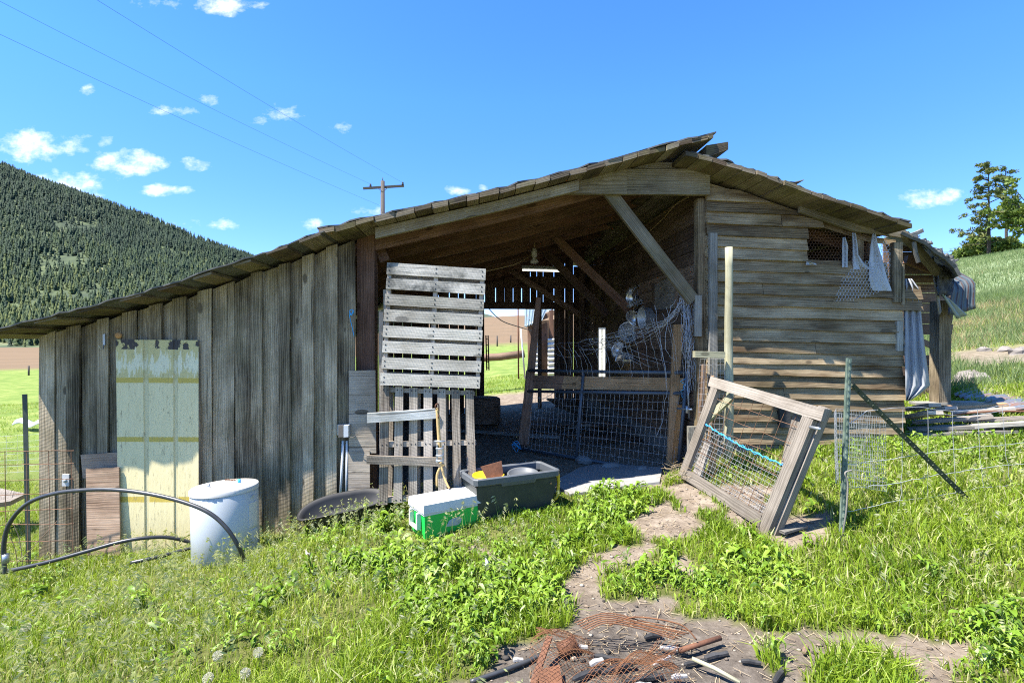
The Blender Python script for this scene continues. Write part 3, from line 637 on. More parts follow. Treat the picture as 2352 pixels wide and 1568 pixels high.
# gravel and clods
def pebbles(x, y, z, r_):
    n = len(x); ico = [(0, 0, 1), (.9, 0, .35), (.28, .85, .35), (-.72, .52, .35), (-.72, -.52, .35), (.28, -.85, .35), (0, 0, -.4)]
    f = [(0, 1, 2), (0, 2, 3), (0, 3, 4), (0, 4, 5), (0, 5, 1), (6, 2, 1), (6, 3, 2), (6, 4, 3), (6, 5, 4), (6, 1, 5)]
    a = rng.uniform(0, 6.28, n); ca, sa = np.cos(a), np.sin(a); vs = []
    for v in ico:
        j = rng.uniform(.65, 1.35, n)*r_; vs.append(np.stack([x+(v[0]*ca-v[1]*sa)*j*1.2, y+(v[0]*sa+v[1]*ca)*j, z+v[2]*j*.75], -1))
    lp = (np.arange(n)[:, None, None]*7+np.array(f)[None]).ravel(); return np.stack(vs, 1).reshape(-1, 3), lp, np.full(n*10, 3)
m, nt, bs = new_mat('clods'); nt.links.new(ramp(nt, attr(nt, 'rnd'), [(0, (.03, .028, .027)), (.3, (.10, .08, .06)), (.65, (.21, .16, .115)), (1, (.36, .31, .25))]), bs.inputs['Base Color']); bs.inputs['Roughness'].default_value = .95
M['clods'] = m
n = 15000; x, y = scatter(n, 1.3, 7, .95, .3); z = ground(x, y); k = dirtmask(x, y, z) > .5; x, y, z = x[k], y[k], z[k]; n = len(x); v, l, s = pebbles(x, y, z, np.clip(rng.lognormal(-5.15, .55, n), .002, .022))
bd = np.exp(-((x-burnc.x)/.9)**2-((y-burnc.y)/.5)**2); rn = np.where(rng.random(n) < .6*bd, rng.uniform(0, .2, n), rng.uniform(.2, 1, n))
o = rawmesh('gravel', v, l, s, np.repeat(rn, 7), M['clods']); tag(o, 'small clods, pebbles and cinders on the bare earth', 'gravel', kind='stuff')
# ------------------------------------------------------------------ barn
WE = -.38                                            # front edge of the roof
def prof(pts, w=WE): return np.array([buz(x, y, w) for x, y in pts])
PL = prof([(-75, 771), (0, 753), (112, 727), (265, 688), (401, 649), (537, 603), (643, 570), (745, 530)])
PM = prof([(738, 523), (849, 496), (1033, 455), (1131, 434), (1334, 383), (1500, 338), (1641, 303)])
PR = prof([(1556, 336), (1651, 362), (1732, 385), (1807, 414), (1877, 439), (1985, 474), (2098, 510)])
def zl(u): return float(np.interp(u, PL[:, 0], PL[:, 1]))
def zm(u): return float(np.interp(u, PM[:, 0], PM[:, 1]))
def zr(u): return float(np.interp(u, PR[:, 0], PR[:, 1]))
US, UR = PM[0, 0], buz(1600, 350, WE)[0]
def under(u):                                        # underside of the roof boards
    if u < US: return zl(u)-.055
    return (zm(u) if u < UR else min(zm(u) if u < PM[-1, 0] else 9, zr(u)))-.085
def Lh(b, u0, u1, w0, w1, za0, za1, zb0, zb1, grain=None, r=None):
    P = [L(u, w, z) for u, zz in ((u0, (za0, za1)), (u1, (zb0, zb1))) for w in (w0, w1) for z in zz]
    if grain is None:
        s = (abs(u1-u0), abs(w1-w0), abs(za1-za0)); grain = s.index(max(s))
    b.hexa(P, grain, r)
barn = thing('barn', L(0, 0, 0), 'long weathered grey wooden barn with open bay and sagging board roof', 'barn')
UL, UO, UC = buz(90, 900, 0)[0], buz(816, 900, 0)[0], buz(1622, 700, 0)[0]
UE = buz(2075, 800, 0)[0]
# left board and batten wall
def leftwall(b):
    e = [90, 128, 163, 186, 233, 250, 291, 315, 352, 374, 405, 429, 463, 486, 538, 584, 602, 647, 666, 700, 720, 754, 773, 816]
    for i in range(len(e)-1):
        u0, u1 = buz(e[i], 950, 0)[0], buz(e[i+1], 950, 0)[0]; thin = e[i+1]-e[i] < 29
        w = (-.042 if thin else random.uniform(-.006, .006)); ov = .012 if thin else -.002
        if 538 in (e[i], e[i+1]): ov = -.006
        gb = [gz(*L(u, 0, 0).xy)-.12 for u in (u0, u1)]; k = random.uniform(-.008, .008)
        n = 4; r = random.random(); us0 = [u0-ov+random.uniform(-.006, .006) for _ in range(n+1)]; us1 = [u1+ov+random.uniform(-.006, .006) for _ in range(n+1)]
        tp = [under(u0)-.004-random.uniform(0, .03)*(not thin), under(u1)-.004]
        ou, ov2 = random.uniform(0, 50), random.uniform(0, 50)
        for q in range(n):
            f0, f1 = q/n, (q+1)/n
            z = lambda s, f: gb[s]+(tp[s]-gb[s])*f
            P = [L(us0[q], w, z(0, f0)), L(us0[q+1], w, z(0, f1)), L(us0[q], w+.022, z(0, f0)), L(us0[q+1], w+.022, z(0, f1)), L(us1[q], w+k, z(1, f0)), L(us1[q+1], w+k, z(1, f1)), L(us1[q], w+.022, z(1, f0)), L(us1[q+1], w+.022, z(1, f1))]
            for ids in ((0, 4, 5, 1), (2, 3, 7, 6), (0, 1, 3, 2), (4, 6, 7, 5), (1, 5, 7, 3)):
                if ids == (1, 5, 7, 3) and q < n-1: continue
                vs = [P[i] for i in ids]
                uv = [(ou+(p.z), ov2+(p.x)+(p.y if ids[0] in (0,) and ids[1] == 1 else 0)*1.3) for p in vs]; b.face(vs, uv, r)
build(leftwall, 'left_wall', M['siding'], barn)
def sidewall(b):
    for k in range(26):
        w0 = .03+k*.23; z = gz(*L(UL, w0, 0).xy)-.15; Lh(b, UL, UL+.025, w0, w0+.226, z, zl(UL)-.09, z, zl(UL)-.09, 2)
build(sidewall, 'side_wall', M['siding'], barn)
# clapboard front wall
WIN = (buz(1853, 560, 0)[0], buz(2052, 560, 0)[0])
ZW0, ZW1 = buz(1853, 606, 0)[1], buz(1853, 530, 0)[1]
def clap(b):
    ex = .1195; z = buz(1622, 1018, 0)[1]; row = 0
    while z < 3.7:
        tilt = -.031; y = buz(0, 0, 0); drop = lambda u: -.022*(u-UC)
        def piece(u0, u1, cut=0):
            n = max(1, int((u1-u0)/.35)); r = random.random(); us = np.linspace(u0, u1, n+1); ou, ov = random.uniform(0, 50), random.uniform(0, 50)
            jz = [random.uniform(-.007, .004) for _ in us]; jw = [random.uniform(-.008, .006) for _ in us]
            for i in range(n):
                q = []
                ok = True
                for j in (i, i+1):
                    u = us[j]; z0 = z+drop(u)+jz[j]; z1 = min(z+drop(u)+ex+.02, under(u)+.0)
                    if z1-z0 < .004: z1 = z0+.002
                    if z0 > under(u)-.01: ok = False
                    q.append((u, z0, z1, jw[j]))
                if not ok: continue
                (ua, a0, a1, ja), (ub, b0, b1, jb) = q
                P = [L(ua, tilt+ja, a0), L(ub, tilt+jb, b0), L(ub, .0, b1), L(ua, .0, a1)]
                uv = [(ou+ua, ov), (ou+ub, ov), (ou+ub, ov+b1-b0), (ou+ua, ov+a1-a0)]; b.face(P, uv, r)
                b.face([L(ua, .02, a0), L(ub, .02, b0), L(ub, tilt+jb, b0), L(ua, tilt+ja, a0)], [(ou+ua, ov), (ou+ub, ov), (ou+ub, ov+.02), (ou+ua, ov+.02)], r)
                if j == n or i == n-1: b.face([L(ub, tilt+jb, b0), L(ub, .03, b0), L(ub, .03, b1), L(ub, 0, b1)], [(ou+.1, ov), (ou+.13, ov), (ou+.13, ov+.1), (ou+.1, ov+.1)], r)
                if i == 0: b.face([L(ua, .03, a0), L(ua, tilt+ja, a0), L(ua, 0, a1), L(ua, .03, a1)], [(ou+.1, ov), (ou+.13, ov), (ou+.13, ov+.1), (ou+.1, ov+.1)], r)
                b.face([L(ua, .03, a1), L(ub, .03, b1), L(ub, .03, b0), L(ua, .03, a0)], uv, r)
        end = UE+random.uniform(-.02, .02); zc = z+drop(UE)
        yp = 784-(zc-EYE)/5.45*F
        if 684 < yp < 722: end = buz(2113+random.uniform(-4, 4), 700, 0)[0]
        if 600 < yp <= 684: end = buz((1984 if yp < 632 else 2040)+random.uniform(-6, 6), 700, 0)[0]
        if 740 < yp < 770: end = buz(2058, 700, 0)[0]
        if 790 < yp < 815: end = buz(2004, 700, 0)[0]
        zmid = z+drop(WIN[0])+ex*.5
        if ZW0-.03 < zmid < ZW1+.02:
            piece(UC, WIN[0]+random.uniform(-.006, .01))
        else:
            seam = None
            if row in (4, 8, 13, 19): seam = UC+(end-UC)*random.uniform(.25, .7)
            if seam: piece(UC, seam-.003); piece(seam+.003, end)
            else: piece(UC, end)
        z += ex; row += 1
build(clap, 'clapboard_wall', M['clap'], barn)
def inwall(b):
    z = .42
    while z < 3.6:
        h = random.uniform(.135, .17); ws = [.05, random.uniform(1.5, 4), 6.0]
        for a, c in zip(ws[:-1], ws[1:]):
            j = random.uniform(-.006, .006); top = min(z+h-.006, under(UC)-.02)
            if top > z: Lh(b, UC+j, UC+.025+j, a, c-.004, z, top, z, top, 1)
        z += h
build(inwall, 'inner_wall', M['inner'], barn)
def found(b):
    z0 = buz(1622, 1021, 0)[1]
    for (u0, u1, w0, w1, za, zb) in [(UC+.02, UE-.02, .004, .16, z0, z0-.022*(UE-UC)), (UC-.02, UC+.12, .165, 6, .42, .42)]:
        Lh(b, u0, u1, w0, w1, -.3, za, -.3, zb, 0)
build(found, 'foundation', plain('dark_concrete', (.20, .19, .17), .9, 0, .2, 14, dirt=.5), barn)
# back wall with a door opening
WB = 6.0; UB0, UB1 = buz(1112, 800, WB)[0], buz(1278, 800, WB)[0]; ZB = buz(1200, 708, WB)[1]
def backwall(b):
    u = -4.45
    while u < 4.1:
        wdt = random.choice([.14, .19, .19, .24]); g = random.uniform(.010, .022) if random.random() < .8 else .003; c = u+wdt/2
        zt = under(c)-.06 if c < UR else under(c)-.05
        z0 = ZB if UB0 < c < UB1 else -1.0
        if zt > z0+.05: 
            s = random.uniform(-.01, .01); Lh(b, u, u+wdt-g, WB, WB+.025, z0, min(zt, under(u)-.02), z0, min(zt, under(u+wdt)-.02), 2)
        u += wdt
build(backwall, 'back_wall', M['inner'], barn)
def lint(b):
    za, zb = buz(1200, 662, WB)[1], buz(1200, 636, WB)[1]
    Lh(b, -4.4, 2.0, WB-.10, WB-.003, za, zb, za, zb, 0)
    Lh(b, UB0-.1, 2.0, WB-.12, WB-.003, ZB-.02, ZB+.13, ZB-.02, ZB+.13, 0)
build(lint, 'tie_beam', M['inner'], barn)
for u in (UB0-.06, UB1+.09):
    build(lambda b: Lh(b, u-.06, u+.06, WB-.2, WB-.125, -.1, ZB-.025, -.1, ZB-.025, 2), 'door_jamb', M['inner'], barn)
# roof: boards run into the depth, their butt ends show along the front edge
def roofboards(b, f, u0, u1, wdt, t, w1, gapp=0.0):
    u = u0
    while u < u1:
        w_ = min(wdt*random.uniform(.75, 1.3), u1-u); a, c = u+.004, u+w_-.004; fr = WE+random.uniform(-.02, .015); za, zc = f(a)-.014, f(c)-.014
        k = random.uniform(-.005, .004); t2 = t*random.uniform(.8, 1.15)
        if random.random() >= gapp: Lh(b, a, c, fr, w1, za-t2+k, za+k, zc-t2-k*.5, zc-k*.5, 1)
        u += w_
build(lambda b: roofboards(b, zm, US-.03, PM[-1, 0], .15, .045, 6.4), 'roof_boards', M['roofboard'], barn)
build(lambda b: roofboards(b, zr, buz(1575, 340, WE)[0], PR[-1, 0], .14, .04, 6.4), 'roof_boards', M['roofboard'], barn)
def lpurl(b):
    for x in [-40, 20, 104, 200, 302, 385, 465, 555, 640, 715]:
        u = buz(x, 700, WE)[0]; wd = random.uniform(.15, .19)
        Lh(b, u-wd/2, u+wd/2, WE-random.uniform(.0, .05), 6.3, zl(u-wd/2)-.034, zl(u-wd/2)-.013, zl(u+wd/2)-.038, zl(u+wd/2)-.015, 1)
build(lpurl, 'roof_purlins', M['roofboard'], barn)
def sheet(b, f, u0, u1, lift, t, fr, rag, w1=6.45, n=40):
    us = np.linspace(u0, u1, n); rows = []
    ww = [None, .2, 2.2, w1]
    jag = [random.uniform(-rag, rag) for _ in us]; wav = [random.uniform(-.008, .012) for _ in us]
    for k, w in enumerate(ww): rows.append([L(u, fr+jag[i] if w is None else w, f(u)+lift+wav[i]*(1 if k < 2 else .5)) for i, u in enumerate(us)])
    b.grid(rows, sm=False); b.grid([[p-V((0, 0, t)) for p in r] for r in rows][::-1], sm=False)
    b.grid([[p-V((0, 0, t)) for p in rows[0]], rows[0]], sm=False)
build(lambda b: sheet(b, zl, PL[0, 0], US+.03, .0, .012, WE-.03, .014), 'roof_sheeting', M['roofing'], barn)
build(lambda b: sheet(b, zm, US-.04, PM[-1, 0]+.03, .004, .014, WE+.02, .022), 'roof_sheeting', M['roofing'], barn)
build(lambda b: sheet(b, zr, buz(1590, 340, WE)[0], PR[-1, 0]-.02, .004, .014, WE+.03, .03), 'roof_sheeting', M['roofing'], barn)
def flap(b):   # torn roofing curling up on the right slope
    us = np.linspace(buz(1760, 400, WE)[0], buz(1868, 430, WE)[0], 9); rows = []
    for j, w in enumerate((-.2, .15, .6)): rows.append([L(u, w+random.uniform(-.05, .05), zr(u)+.02+.11*(i/8)**2*(1-.15*j)+random.uniform(0, .012)) for i, u in enumerate(us)])
    b.grid(rows, sm=False)
build(flap, 'torn_roofing', M['roofing'], barn, solid=.008)
build(lambda b: Lh(b, buz(1598, 330, -.1)[0], buz(1646, 330, -.1)[0], -.34, 6.3, zm(PM[-1, 0])-.23, zm(PM[-1, 0])-.115, zm(PM[-1, 0])-.15, zm(PM[-1, 0])-.075, 1), 'ridge_beam', M['roofboard'], barn)
# rafters follow the slope at several depths
def rafter(w, u0, u1, f, d, t, off, n=7):
    def fn(b):
        us = np.linspace(u0, u1, n+1); r = random.random()
        for a, c in zip(us[:-1], us[1:]): Lh(b, a, c, w, w+t, f(a)-off-d, f(a)-off, f(c)-off-d, f(c)-off, 0, r)
    return fn
for k in range(10):
    w = .12+k*.62
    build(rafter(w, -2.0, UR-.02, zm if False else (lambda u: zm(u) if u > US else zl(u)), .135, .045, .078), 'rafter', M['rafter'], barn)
build(rafter(-.20, buz(862, 520, -.2)[0], buz(1330, 400, -.2)[0], zm, .10, .05, .072), 'front_rafter', M['beam'], barn)
def rrafter(b):   # board closing the right slope front, with the torn end
    q = [(1845, 455), (1960, 492), (2075, 524), (2100, 548), (2060, 553), (1965, 530), (1880, 500)]
    for (a, c, d, e) in [((1838, 450), (1965, 491), (1965, 531), (1838, 487)), ((1965, 491), (2078, 526), (2104, 549), (1965, 531))]:
        b.slab([bw(*a, -.06), bw(*c, -.06), bw(*d, -.06), bw(*e, -.06)], .04, grain=0, r=.4)
build(rrafter, 'front_rafter', M['beam'], barn)
def header(b):
    P = [(1205, 443), (1300, 417), (1440, 388), (1632, 388), (1630, 447)]
    for (a, c, d, e) in [(P[0], P[1], (1300, 444.5), (1206, 444)), (P[1], P[2], (1440, 445.5), (1300, 444.5)), (P[2], P[3], P[4], (1440, 445.5))]:
        b.slab([bw(*a, -.075), bw(*c, -.075), bw(*d, -.075), bw(*e, -.075)], .05, grain=0, r=.55)
build(header, 'header_beam', M['beam'], barn)
build(lambda b: b.slab([bw(1430, 374, -.03), bw(1603, 372, -.03), bw(1603, 387, -.03), bw(1420, 387, -.03)], .04, r=.8), 'header_block', M['beam'], barn)
def bpost(name, mat_, x0, x1, y0, y1, w, t, seg=3, lean=0):
    def fn(b):
        b.slab([bw(x0+lean, y0, w), bw(x1+lean, y0, w), bw(x1, y1, w), bw(x0, y1, w)], t, grain=1)
    return build(fn, name, M[mat_], barn)
bpost('bay_post', 'rafter', 820, 860, 512, 1145, .10, .14)
bpost('bay_post', 'rafter', 846, 864, 520, 1145, .27, .1)
bpost('corner_post', 'clap', 1603, 1621, 455, 1060, .02, .1)
bpost('corner_board', 'old', 1597, 1612, 678, 772, -.03, .03)
bpost('corner_board', 'old', 1630, 1648, 535, 905, -.07, .035)
bpost('end_board', 'siding', 2053, 2073, 556, 694, -.035, .06)
bpost('end_board', 'siding', 2074, 2078, 607, 700, -.045, .06)
bpost('window_post', 'siding', 1968, 1984, 546, 636, .04, .05)
bpost('end_board', 'old', 2060, 2075, 737, 806, -.035, .03)
def brace(p0, p1, w, h, t, mat_):
    build(lambda b: b.beam(bw(*p0, w), bw(*p1, w), t, h, up=FRONT.cross(bw(*p1, w)-bw(*p0, w)), r=random.random()), 'knee_brace', M[mat_], barn)
brace((1398, 440), (1592, 690), -.0, .125, .05, 'beam')
brace((1240, 512), (1455, 722), 2.45, .12, .05, 'rafter')
brace((1226, 552), (1395, 722), 3.6, .13, .06, 'inner')
brace((1128, 592), (1345, 732), 4.9, .10, .05, 'inner')
brace((858, 533), (885, 600), .3, .10, .05, 'rafter')
for (x, w) in ((1312, 5.2), (1338, 4.6), (1240, 5.9)):
    u = buz(x, 800, w)[0]
    build(lambda b: Lh(b, u-.04, u+.04, w, w+.08, 0, under(u)-.1, 0, under(u)-.1, 2), 'wall_stud', M['inner'], barn)
# old door and window trim on the inner wall
def wl(w, z, off=.0): return L(UC-off, w, z)
def wside(px, py, off=.02):            # photo direction met with the inner wall
    u = UC-off; tx = (px-1176)/F; w = (u*CS-tx*(Y0+u*SN))/(SN+tx*CS); D = Y0+u*SN+w*CS; return V((u*CS-w*SN, D, EYE+(784-py)/F*D))
INW = L(-1, 0, 0)-L(0, 0, 0)
build(lambda b: [b.slab([wside(*p) for p in q], .02, INW) for q in ([(1498, 652), (1502, 650), (1502, 716), (1498, 716)], [(1549, 625), (1554, 622), (1554, 713), (1549, 716)], [(1498, 648), (1552, 622), (1552, 627), (1498, 654)], [(1498, 712), (1552, 708), (1552, 716), (1498, 718)])], 'window_frame', M['inner'], barn)
build(lambda b: b.slab([wside(*p, .012) for p in ((1503, 654), (1548, 630), (1548, 712), (1503, 714))], .005, INW), 'window_board', M['grey'], barn)
build(lambda b: b.slab([wside(*p, .022) for p in ((1425, 745), (1446, 745), (1446, 900), (1425, 890))], .02, INW), 'inner_door_board', M['fresh'], barn)
# right hand room behind the clapboards
def room(b):
    for k in range(24):
        u = UC+.15+k*.095
        if u < UE: Lh(b, u, u+.092, 3.0, 3.02, .2, under(min(u, PR[-1, 0]))-.01, .2, under(min(u+.09, PR[-1, 0]))-.01, 2)
    for k in range(22):
        z = .45+k*.12
        if z < 2.72: Lh(b, 3.83, 3.86, .06, 3, z, z+.115, z, z+.115, 1)
build(room, 'room_wall', M['inner'], barn)
for k, w in enumerate((.35, 1.0, 1.7)):
    build(rafter(w, UC+.2, PR[-1, 0]-.15, zr, .12, .045, .07), 'room_rafter', M['rafter'], barn)
# lean-to at the right end
def dpt(px, py, d): return W(px, py, d)
build(lambda b: b.slab([dpt(2158, 690, 6.35), dpt(2186, 690, 6.35), dpt(2184, 938, 6.35), dpt(2157, 938, 6.35)], .14, grain=1), 'lean_to_post', M['siding'], barn)
build(lambda b: b.beam(dpt(2078, 540, 5.42), dpt(2152, 625, 5.75), .05, .09, up=(0, 0, 1)), 'lean_to_rafter', M['beam'], barn)
build(lambda b: b.beam(dpt(2080, 596, 5.9), dpt(2148, 622, 5.95), .05, .09), 'lean_to_rafter', M['rafter'], barn)
def ltwall(b):
    y = 555
    while y < 930:
        h = random.uniform(20, 27); x1 = min(2190, 2095+(y-555)*1.25) if y < 745 else (2150 if y < 765 else None)
        if y > 805: x1 = 2178+random.uniform(-2, 6)
        if x1 and y < 898: b.slab([dpt(2030, y, 7.6), dpt(x1, y, 7.6), dpt(x1+random.uniform(-4, 4), y+h-1, 7.6), dpt(2030, y+h-1, 7.6)], .025, (0, -1, 0))
        y += h
build(ltwall, 'lean_to_wall', M['inner'], barn)
build(lambda b: b.beam(dpt(2110, 780, 7.55), dpt(2165, 806, 7.5), .03, .08), 'lean_to_board', M['inner'], barn)
def ltroof(b):
    rows = []
    for w in (0, .8, 1.7, 2.6):
        rows.append([dpt(x, y+random.uniform(-2, 2), 5.35+w*.9)-V((.1*w, 0, .03*w)) for x, y in ((2070, 533), (2100, 548), (2125, 556), (2150, 578), (2175, 596), (2195, 615), (2205, 634))])
    b.grid(rows, sm=False)
build(ltroof, 'lean_to_roof', M['roofing'], barn, solid=.03)
def crumb(b):
    for k in range(60):
        t = random.random(); x = 2095+t*95; y = 545+t*62+random.uniform(-9, 3)
        b.box(dpt(x, y, 5.5+random.uniform(0, .3)), random.uniform(.03, .10), random.uniform(.03, .1), random.uniform(.01, .03), Matrix.Rotation(random.uniform(-.6, .6), 3, 'Y')@rotz(random.uniform(0, 3)))
build(crumb, 'rotten_shingles', M['roofing'], barn)
for (a, d0, c, d1, w_, h_) in (((2092, 541), 5.35, (2118, 530), 5.4, .03, .04), ((2099, 556), 5.38, (2108, 604), 5.40, .015, .05), ((2140, 590), 5.9, (2160, 720), 6.1, .015, .07)):
    build(lambda b: b.beam(dpt(*a, d0), dpt(*c, d1), w_, h_, seg=2, jit=.006), 'splintered_board', M['old'], barn)
build(lambda b: [Lh(b, u, u+.3, .03, .034, under(u)-(.22 if u < WIN[0]-.3 else .07), under(u)-.01, under(u+.3)-(.22 if u < WIN[0]-.3 else .07), under(u+.3)-.01, 0) for u in np.arange(UC, UE-.3, .3)], 'gable_board', M['clap'], barn)
# ------------------------------------------------------------------ things in and around the barn
def lerp4(q, s, t):                                  # q = TL, TR, BR, BL ; s across, t down
    return (q[0].lerp(q[1], s)).lerp(q[3].lerp(q[2], s), t)
def nrm(q): 
    n = (q[1]-q[0]).cross(q[3]-q[0]).normalized(); return n if n.y < 0 else -n
def wgrid(b, q, us, ts, rad, jit=.004, n=3, seg=7, alongu=True, alongt=True):
    nn = nrm(q)
    if alongt:
        for s in us: b.tube([lerp4(q, s, k/seg)+V((random.uniform(-jit, jit), random.uniform(-jit, jit), 0))+nn*random.uniform(-jit, jit) for k in range(seg+1)], rad, n, cap=False)
    if alongu:
        for t in ts: b.tube([lerp4(q, k/seg, t)+V((0, random.uniform(-jit, jit), random.uniform(-jit, jit))) for k in range(seg+1)], rad, n, cap=False)
def one(name, fn, mat_, label, cat, group=None, loc=None, **k):
    b = MB(); fn(b); c = np.mean(np.array(b.v), 0); zmin = min(v[2] for v in b.v)
    return tag(b.build(name, M[mat_], None, loc=loc or (c[0], c[1], zmin), **k), label, cat, group)
def root(name, pts, label, cat, group=None):
    c = sum(pts, V())/len(pts); return thing(name, (c.x, c.y, min(p.z for p in pts)), label, cat, group)
GN = V((0, 0, 1))
# painted door panel
m, nt, bs = new_mat('flaking_cream_paint'); uv = uvn(nt); s = N(nt, 'SeparateXYZ', {0: uv}); u_, v_ = s.outputs[0], s.outputs[1]; p = objc(nt)
st = noise(nt, vmul(nt, p, (26, 26, 3.2)), 1.0, 6, .75); fine = noise(nt, vmul(nt, p, (90, 90, 14)), 1.0, 4, .7)
cream = mixc(nt, st, (.66, .55, .27), (.85, .74, .43)); yel = (.56, .41, .07)
def band(a, c, e=.004):
    w_ = mth(nt, 'ADD', v_, mth(nt, 'MULTIPLY', mth(nt, 'SUBTRACT', fine, .5), .008)); return mth(nt, 'MULTIPLY', mth(nt, 'GREATER_THAN', w_, a), mth(nt, 'LESS_THAN', w_, c))
groove = mth(nt, 'MAXIMUM', mth(nt, 'MULTIPLY', mth(nt, 'GREATER_THAN', u_, .325), mth(nt, 'LESS_THAN', u_, .39)), mth(nt, 'MULTIPLY', mth(nt, 'GREATER_THAN', u_, .69), mth(nt, 'LESS_THAN', u_, .75)))
ng = mth(nt, 'SUBTRACT', 1.0, mth(nt, 'MULTIPLY', groove, .75))
yb = mth(nt, 'MULTIPLY', mth(nt, 'MAXIMUM', mth(nt, 'MAXIMUM', band(.180, .204), band(.457, .480)), band(.733, .758)), ng)
top = band(-1, .19); pale = mth(nt, 'MULTIPLY', top, ramp(nt, mth(nt, 'ADD', st, mth(nt, 'MULTIPLY', mth(nt, 'ABSOLUTE', mth(nt, 'SUBTRACT', v_, .12)), -2.6)), [(.40, 0.0), (.43, 1.0)]))
c = mixc(nt, mth(nt, 'MULTIPLY', top, .9), cream, (.58, .49, .20)); c = mixc(nt, pale, c, (.76, .70, .46)); c = mixc(nt, yb, c, yel)
c = mixc(nt, mth(nt, 'MULTIPLY', groove, .35), c, (.46, .42, .24))
fl = mth(nt, 'MULTIPLY', band(-1, .045), ramp(nt, noise(nt, vmul(nt, p, (9, 9, 5)), 1.0, 4, .6), [(.50, 0.0), (.52, 1.0)])); c = mixc(nt, fl, c, (.045, .035, .028))
spk = ramp(nt, noise(nt, vmul(nt, p, (50, 50, 9)), 1.0, 5, .75), [(.57, 0.0), (.66, 1.0)]); c = mixc(nt, mth(nt, 'MULTIPLY', spk, .75), c, (.24, .20, .11))
c = mixc(nt, ramp(nt, v_, [(.78, 0.0), (1.0, .5)]), c, (.36, .31, .20))
nt.links.new(c, bs.inputs['Base Color']); bs.inputs['Roughness'].default_value = .6; bump(nt, bs, mth(nt, 'SUBTRACT', st, fl), .5, .006); M['door'] = m
DQ = [bw(266, 780, -.06), bw(456, 781, -.06), bw(456, 1275, -.2), bw(272, 1275, -.2)]
rt = root('door_panel', DQ, 'tall cream door panel with yellow bands and flaking paint leaning on the left wall', 'door panel')
def doorf(b):
    cs = [0, .325, .335, .378, .388, .69, .70, .738, .748, 1]; dp = [0, 0, .009, .009, 0, 0, .009, .009, 0, 0]; n_ = nrm(DQ); rows = []; uvs = []
    for t in np.linspace(0, 1, 13):
        rows.append([lerp4(DQ, a, t)-n_*d for a, d in zip(cs, dp)]); uvs += [(a, t) for a in cs]
    b.grid([r[::-1] for r in rows], sm=False, uvs=[(a, t) for t in np.linspace(0, 1, 13) for a in cs[::-1]])
build(doorf, 'face_panel', M['door'], rt); build(lambda b: b.slab([p-nrm(DQ)*.012 for p in DQ], .025), 'core', M['plygrey'], rt)
# plywood offcuts
one('plywood_sheet', lambda b: b.slab([bw(185, 1044, -.06), bw(274, 1038, -.06), bw(274, 1100, -.08), bw(190, 1098, -.08)], .012, grain=0), 'ply', 'short plywood offcut behind the lower sheet, left of the cream door panel', 'plywood', 'plywood offcuts against the barn')
one('plywood_sheet', lambda b: b.slab([bw(197, 1076, -.17), bw(273, 1073, -.17), bw(276, 1275, -.25), bw(200, 1275, -.25)], .012, grain=0), 'ply', 'reddish plywood sheet overlapping the foot of the cream door panel', 'plywood', 'plywood offcuts against the barn')
one('plywood_sheet', lambda b: b.slab([bw(801, 851, -.07), bw(862, 850, -.07), bw(864, 1040, -.08), bw(801, 1040, -.08)], .012, grain=0), 'plygrey', 'upright grey plywood sheet beside the upper pallet and bay post', 'plywood', 'plywood offcuts against the barn')
one('plywood_sheet', lambda b: b.slab([bw(800, 1036, -.085), bw(849, 1034, -.085), bw(850, 1160, -.12), bw(800, 1160, -.12)], .012, grain=0), 'plygrey', 'narrow grey plywood strip at the ground beside the white conduits', 'plywood', 'plywood offcuts against the barn')
# water heater
hc = V((-2.43, 4.36, -.27)); ax = V((-.045, .035, 1)).normalized(); HM = axis4(hc, ax, R(-80)); rt = thing('water_heater', hc, 'white cylindrical water heater tank standing in grass by the wall', 'water heater')
build(lambda b: b.lathe([(.245, 0), (.257, .012), (.257, .60), (.253, .606)], HM, 40), 'tank', M['whitepaint'], rt)
ld = build(lambda b: b.lathe([(.264, .598), (.264, .632), (.257, .641), (.16, .648), (0, .65)], HM, 40), 'lid', M['whitetop'], rt)
def hpt(a, r, h): return HM@V((r*math.cos(a), r*math.sin(a), h))
_l = HM.to_3x3().inverted()@V((-hc.x, -hc.y, 0)); camd = math.atan2(_l.y, _l.x)
def cover(h0, h1, a0, a1):
    def fn(b):
        n_ = 6; aa = np.linspace(a0, a1, n_); outer = [[hpt(a, .263, h) for a in aa] for h in (h0, h1)]; b.grid(outer, sm=True)
        for pts in ([hpt(a, .263, h0) for a in aa], [hpt(a, .263, h1) for a in aa]):
            b.grid([pts, [hpt(a, .252, h0 if pts[0] == hpt(a0, .263, h0) else h1) for a in aa]], sm=False)
        for a in (a0, a1): b.grid([[hpt(a, .263, h0), hpt(a, .263, h1)], [hpt(a, .252, h0), hpt(a, .252, h1)]], sm=False)
    return fn
for (h0, h1) in ((.30, .50), (.06, .27)):
    build(cover(h0, h1, camd+.72, camd+1.12), 'access_cover', M['whitep'], rt)
build(lambda b: b.tube([hpt(1.2, .12, .64), hpt(1.2, .12, .675)], .014, 10), 'pipe_fitting', M['galv'], ld)
build(lambda b: b.tube([hpt(4.0, .11, .64), hpt(4.0, .11, .68)], .014, 10), 'pipe_fitting', M['blue'], ld)
build(lambda b: b.tube(spline([hpt(5.2+.5*math.sin(k), .13+.03*math.cos(k*1.7), .655+.006*(k % 3)) for k in range(9)], 5), .003, 4), 'copper_wire', M['rust'], rt)
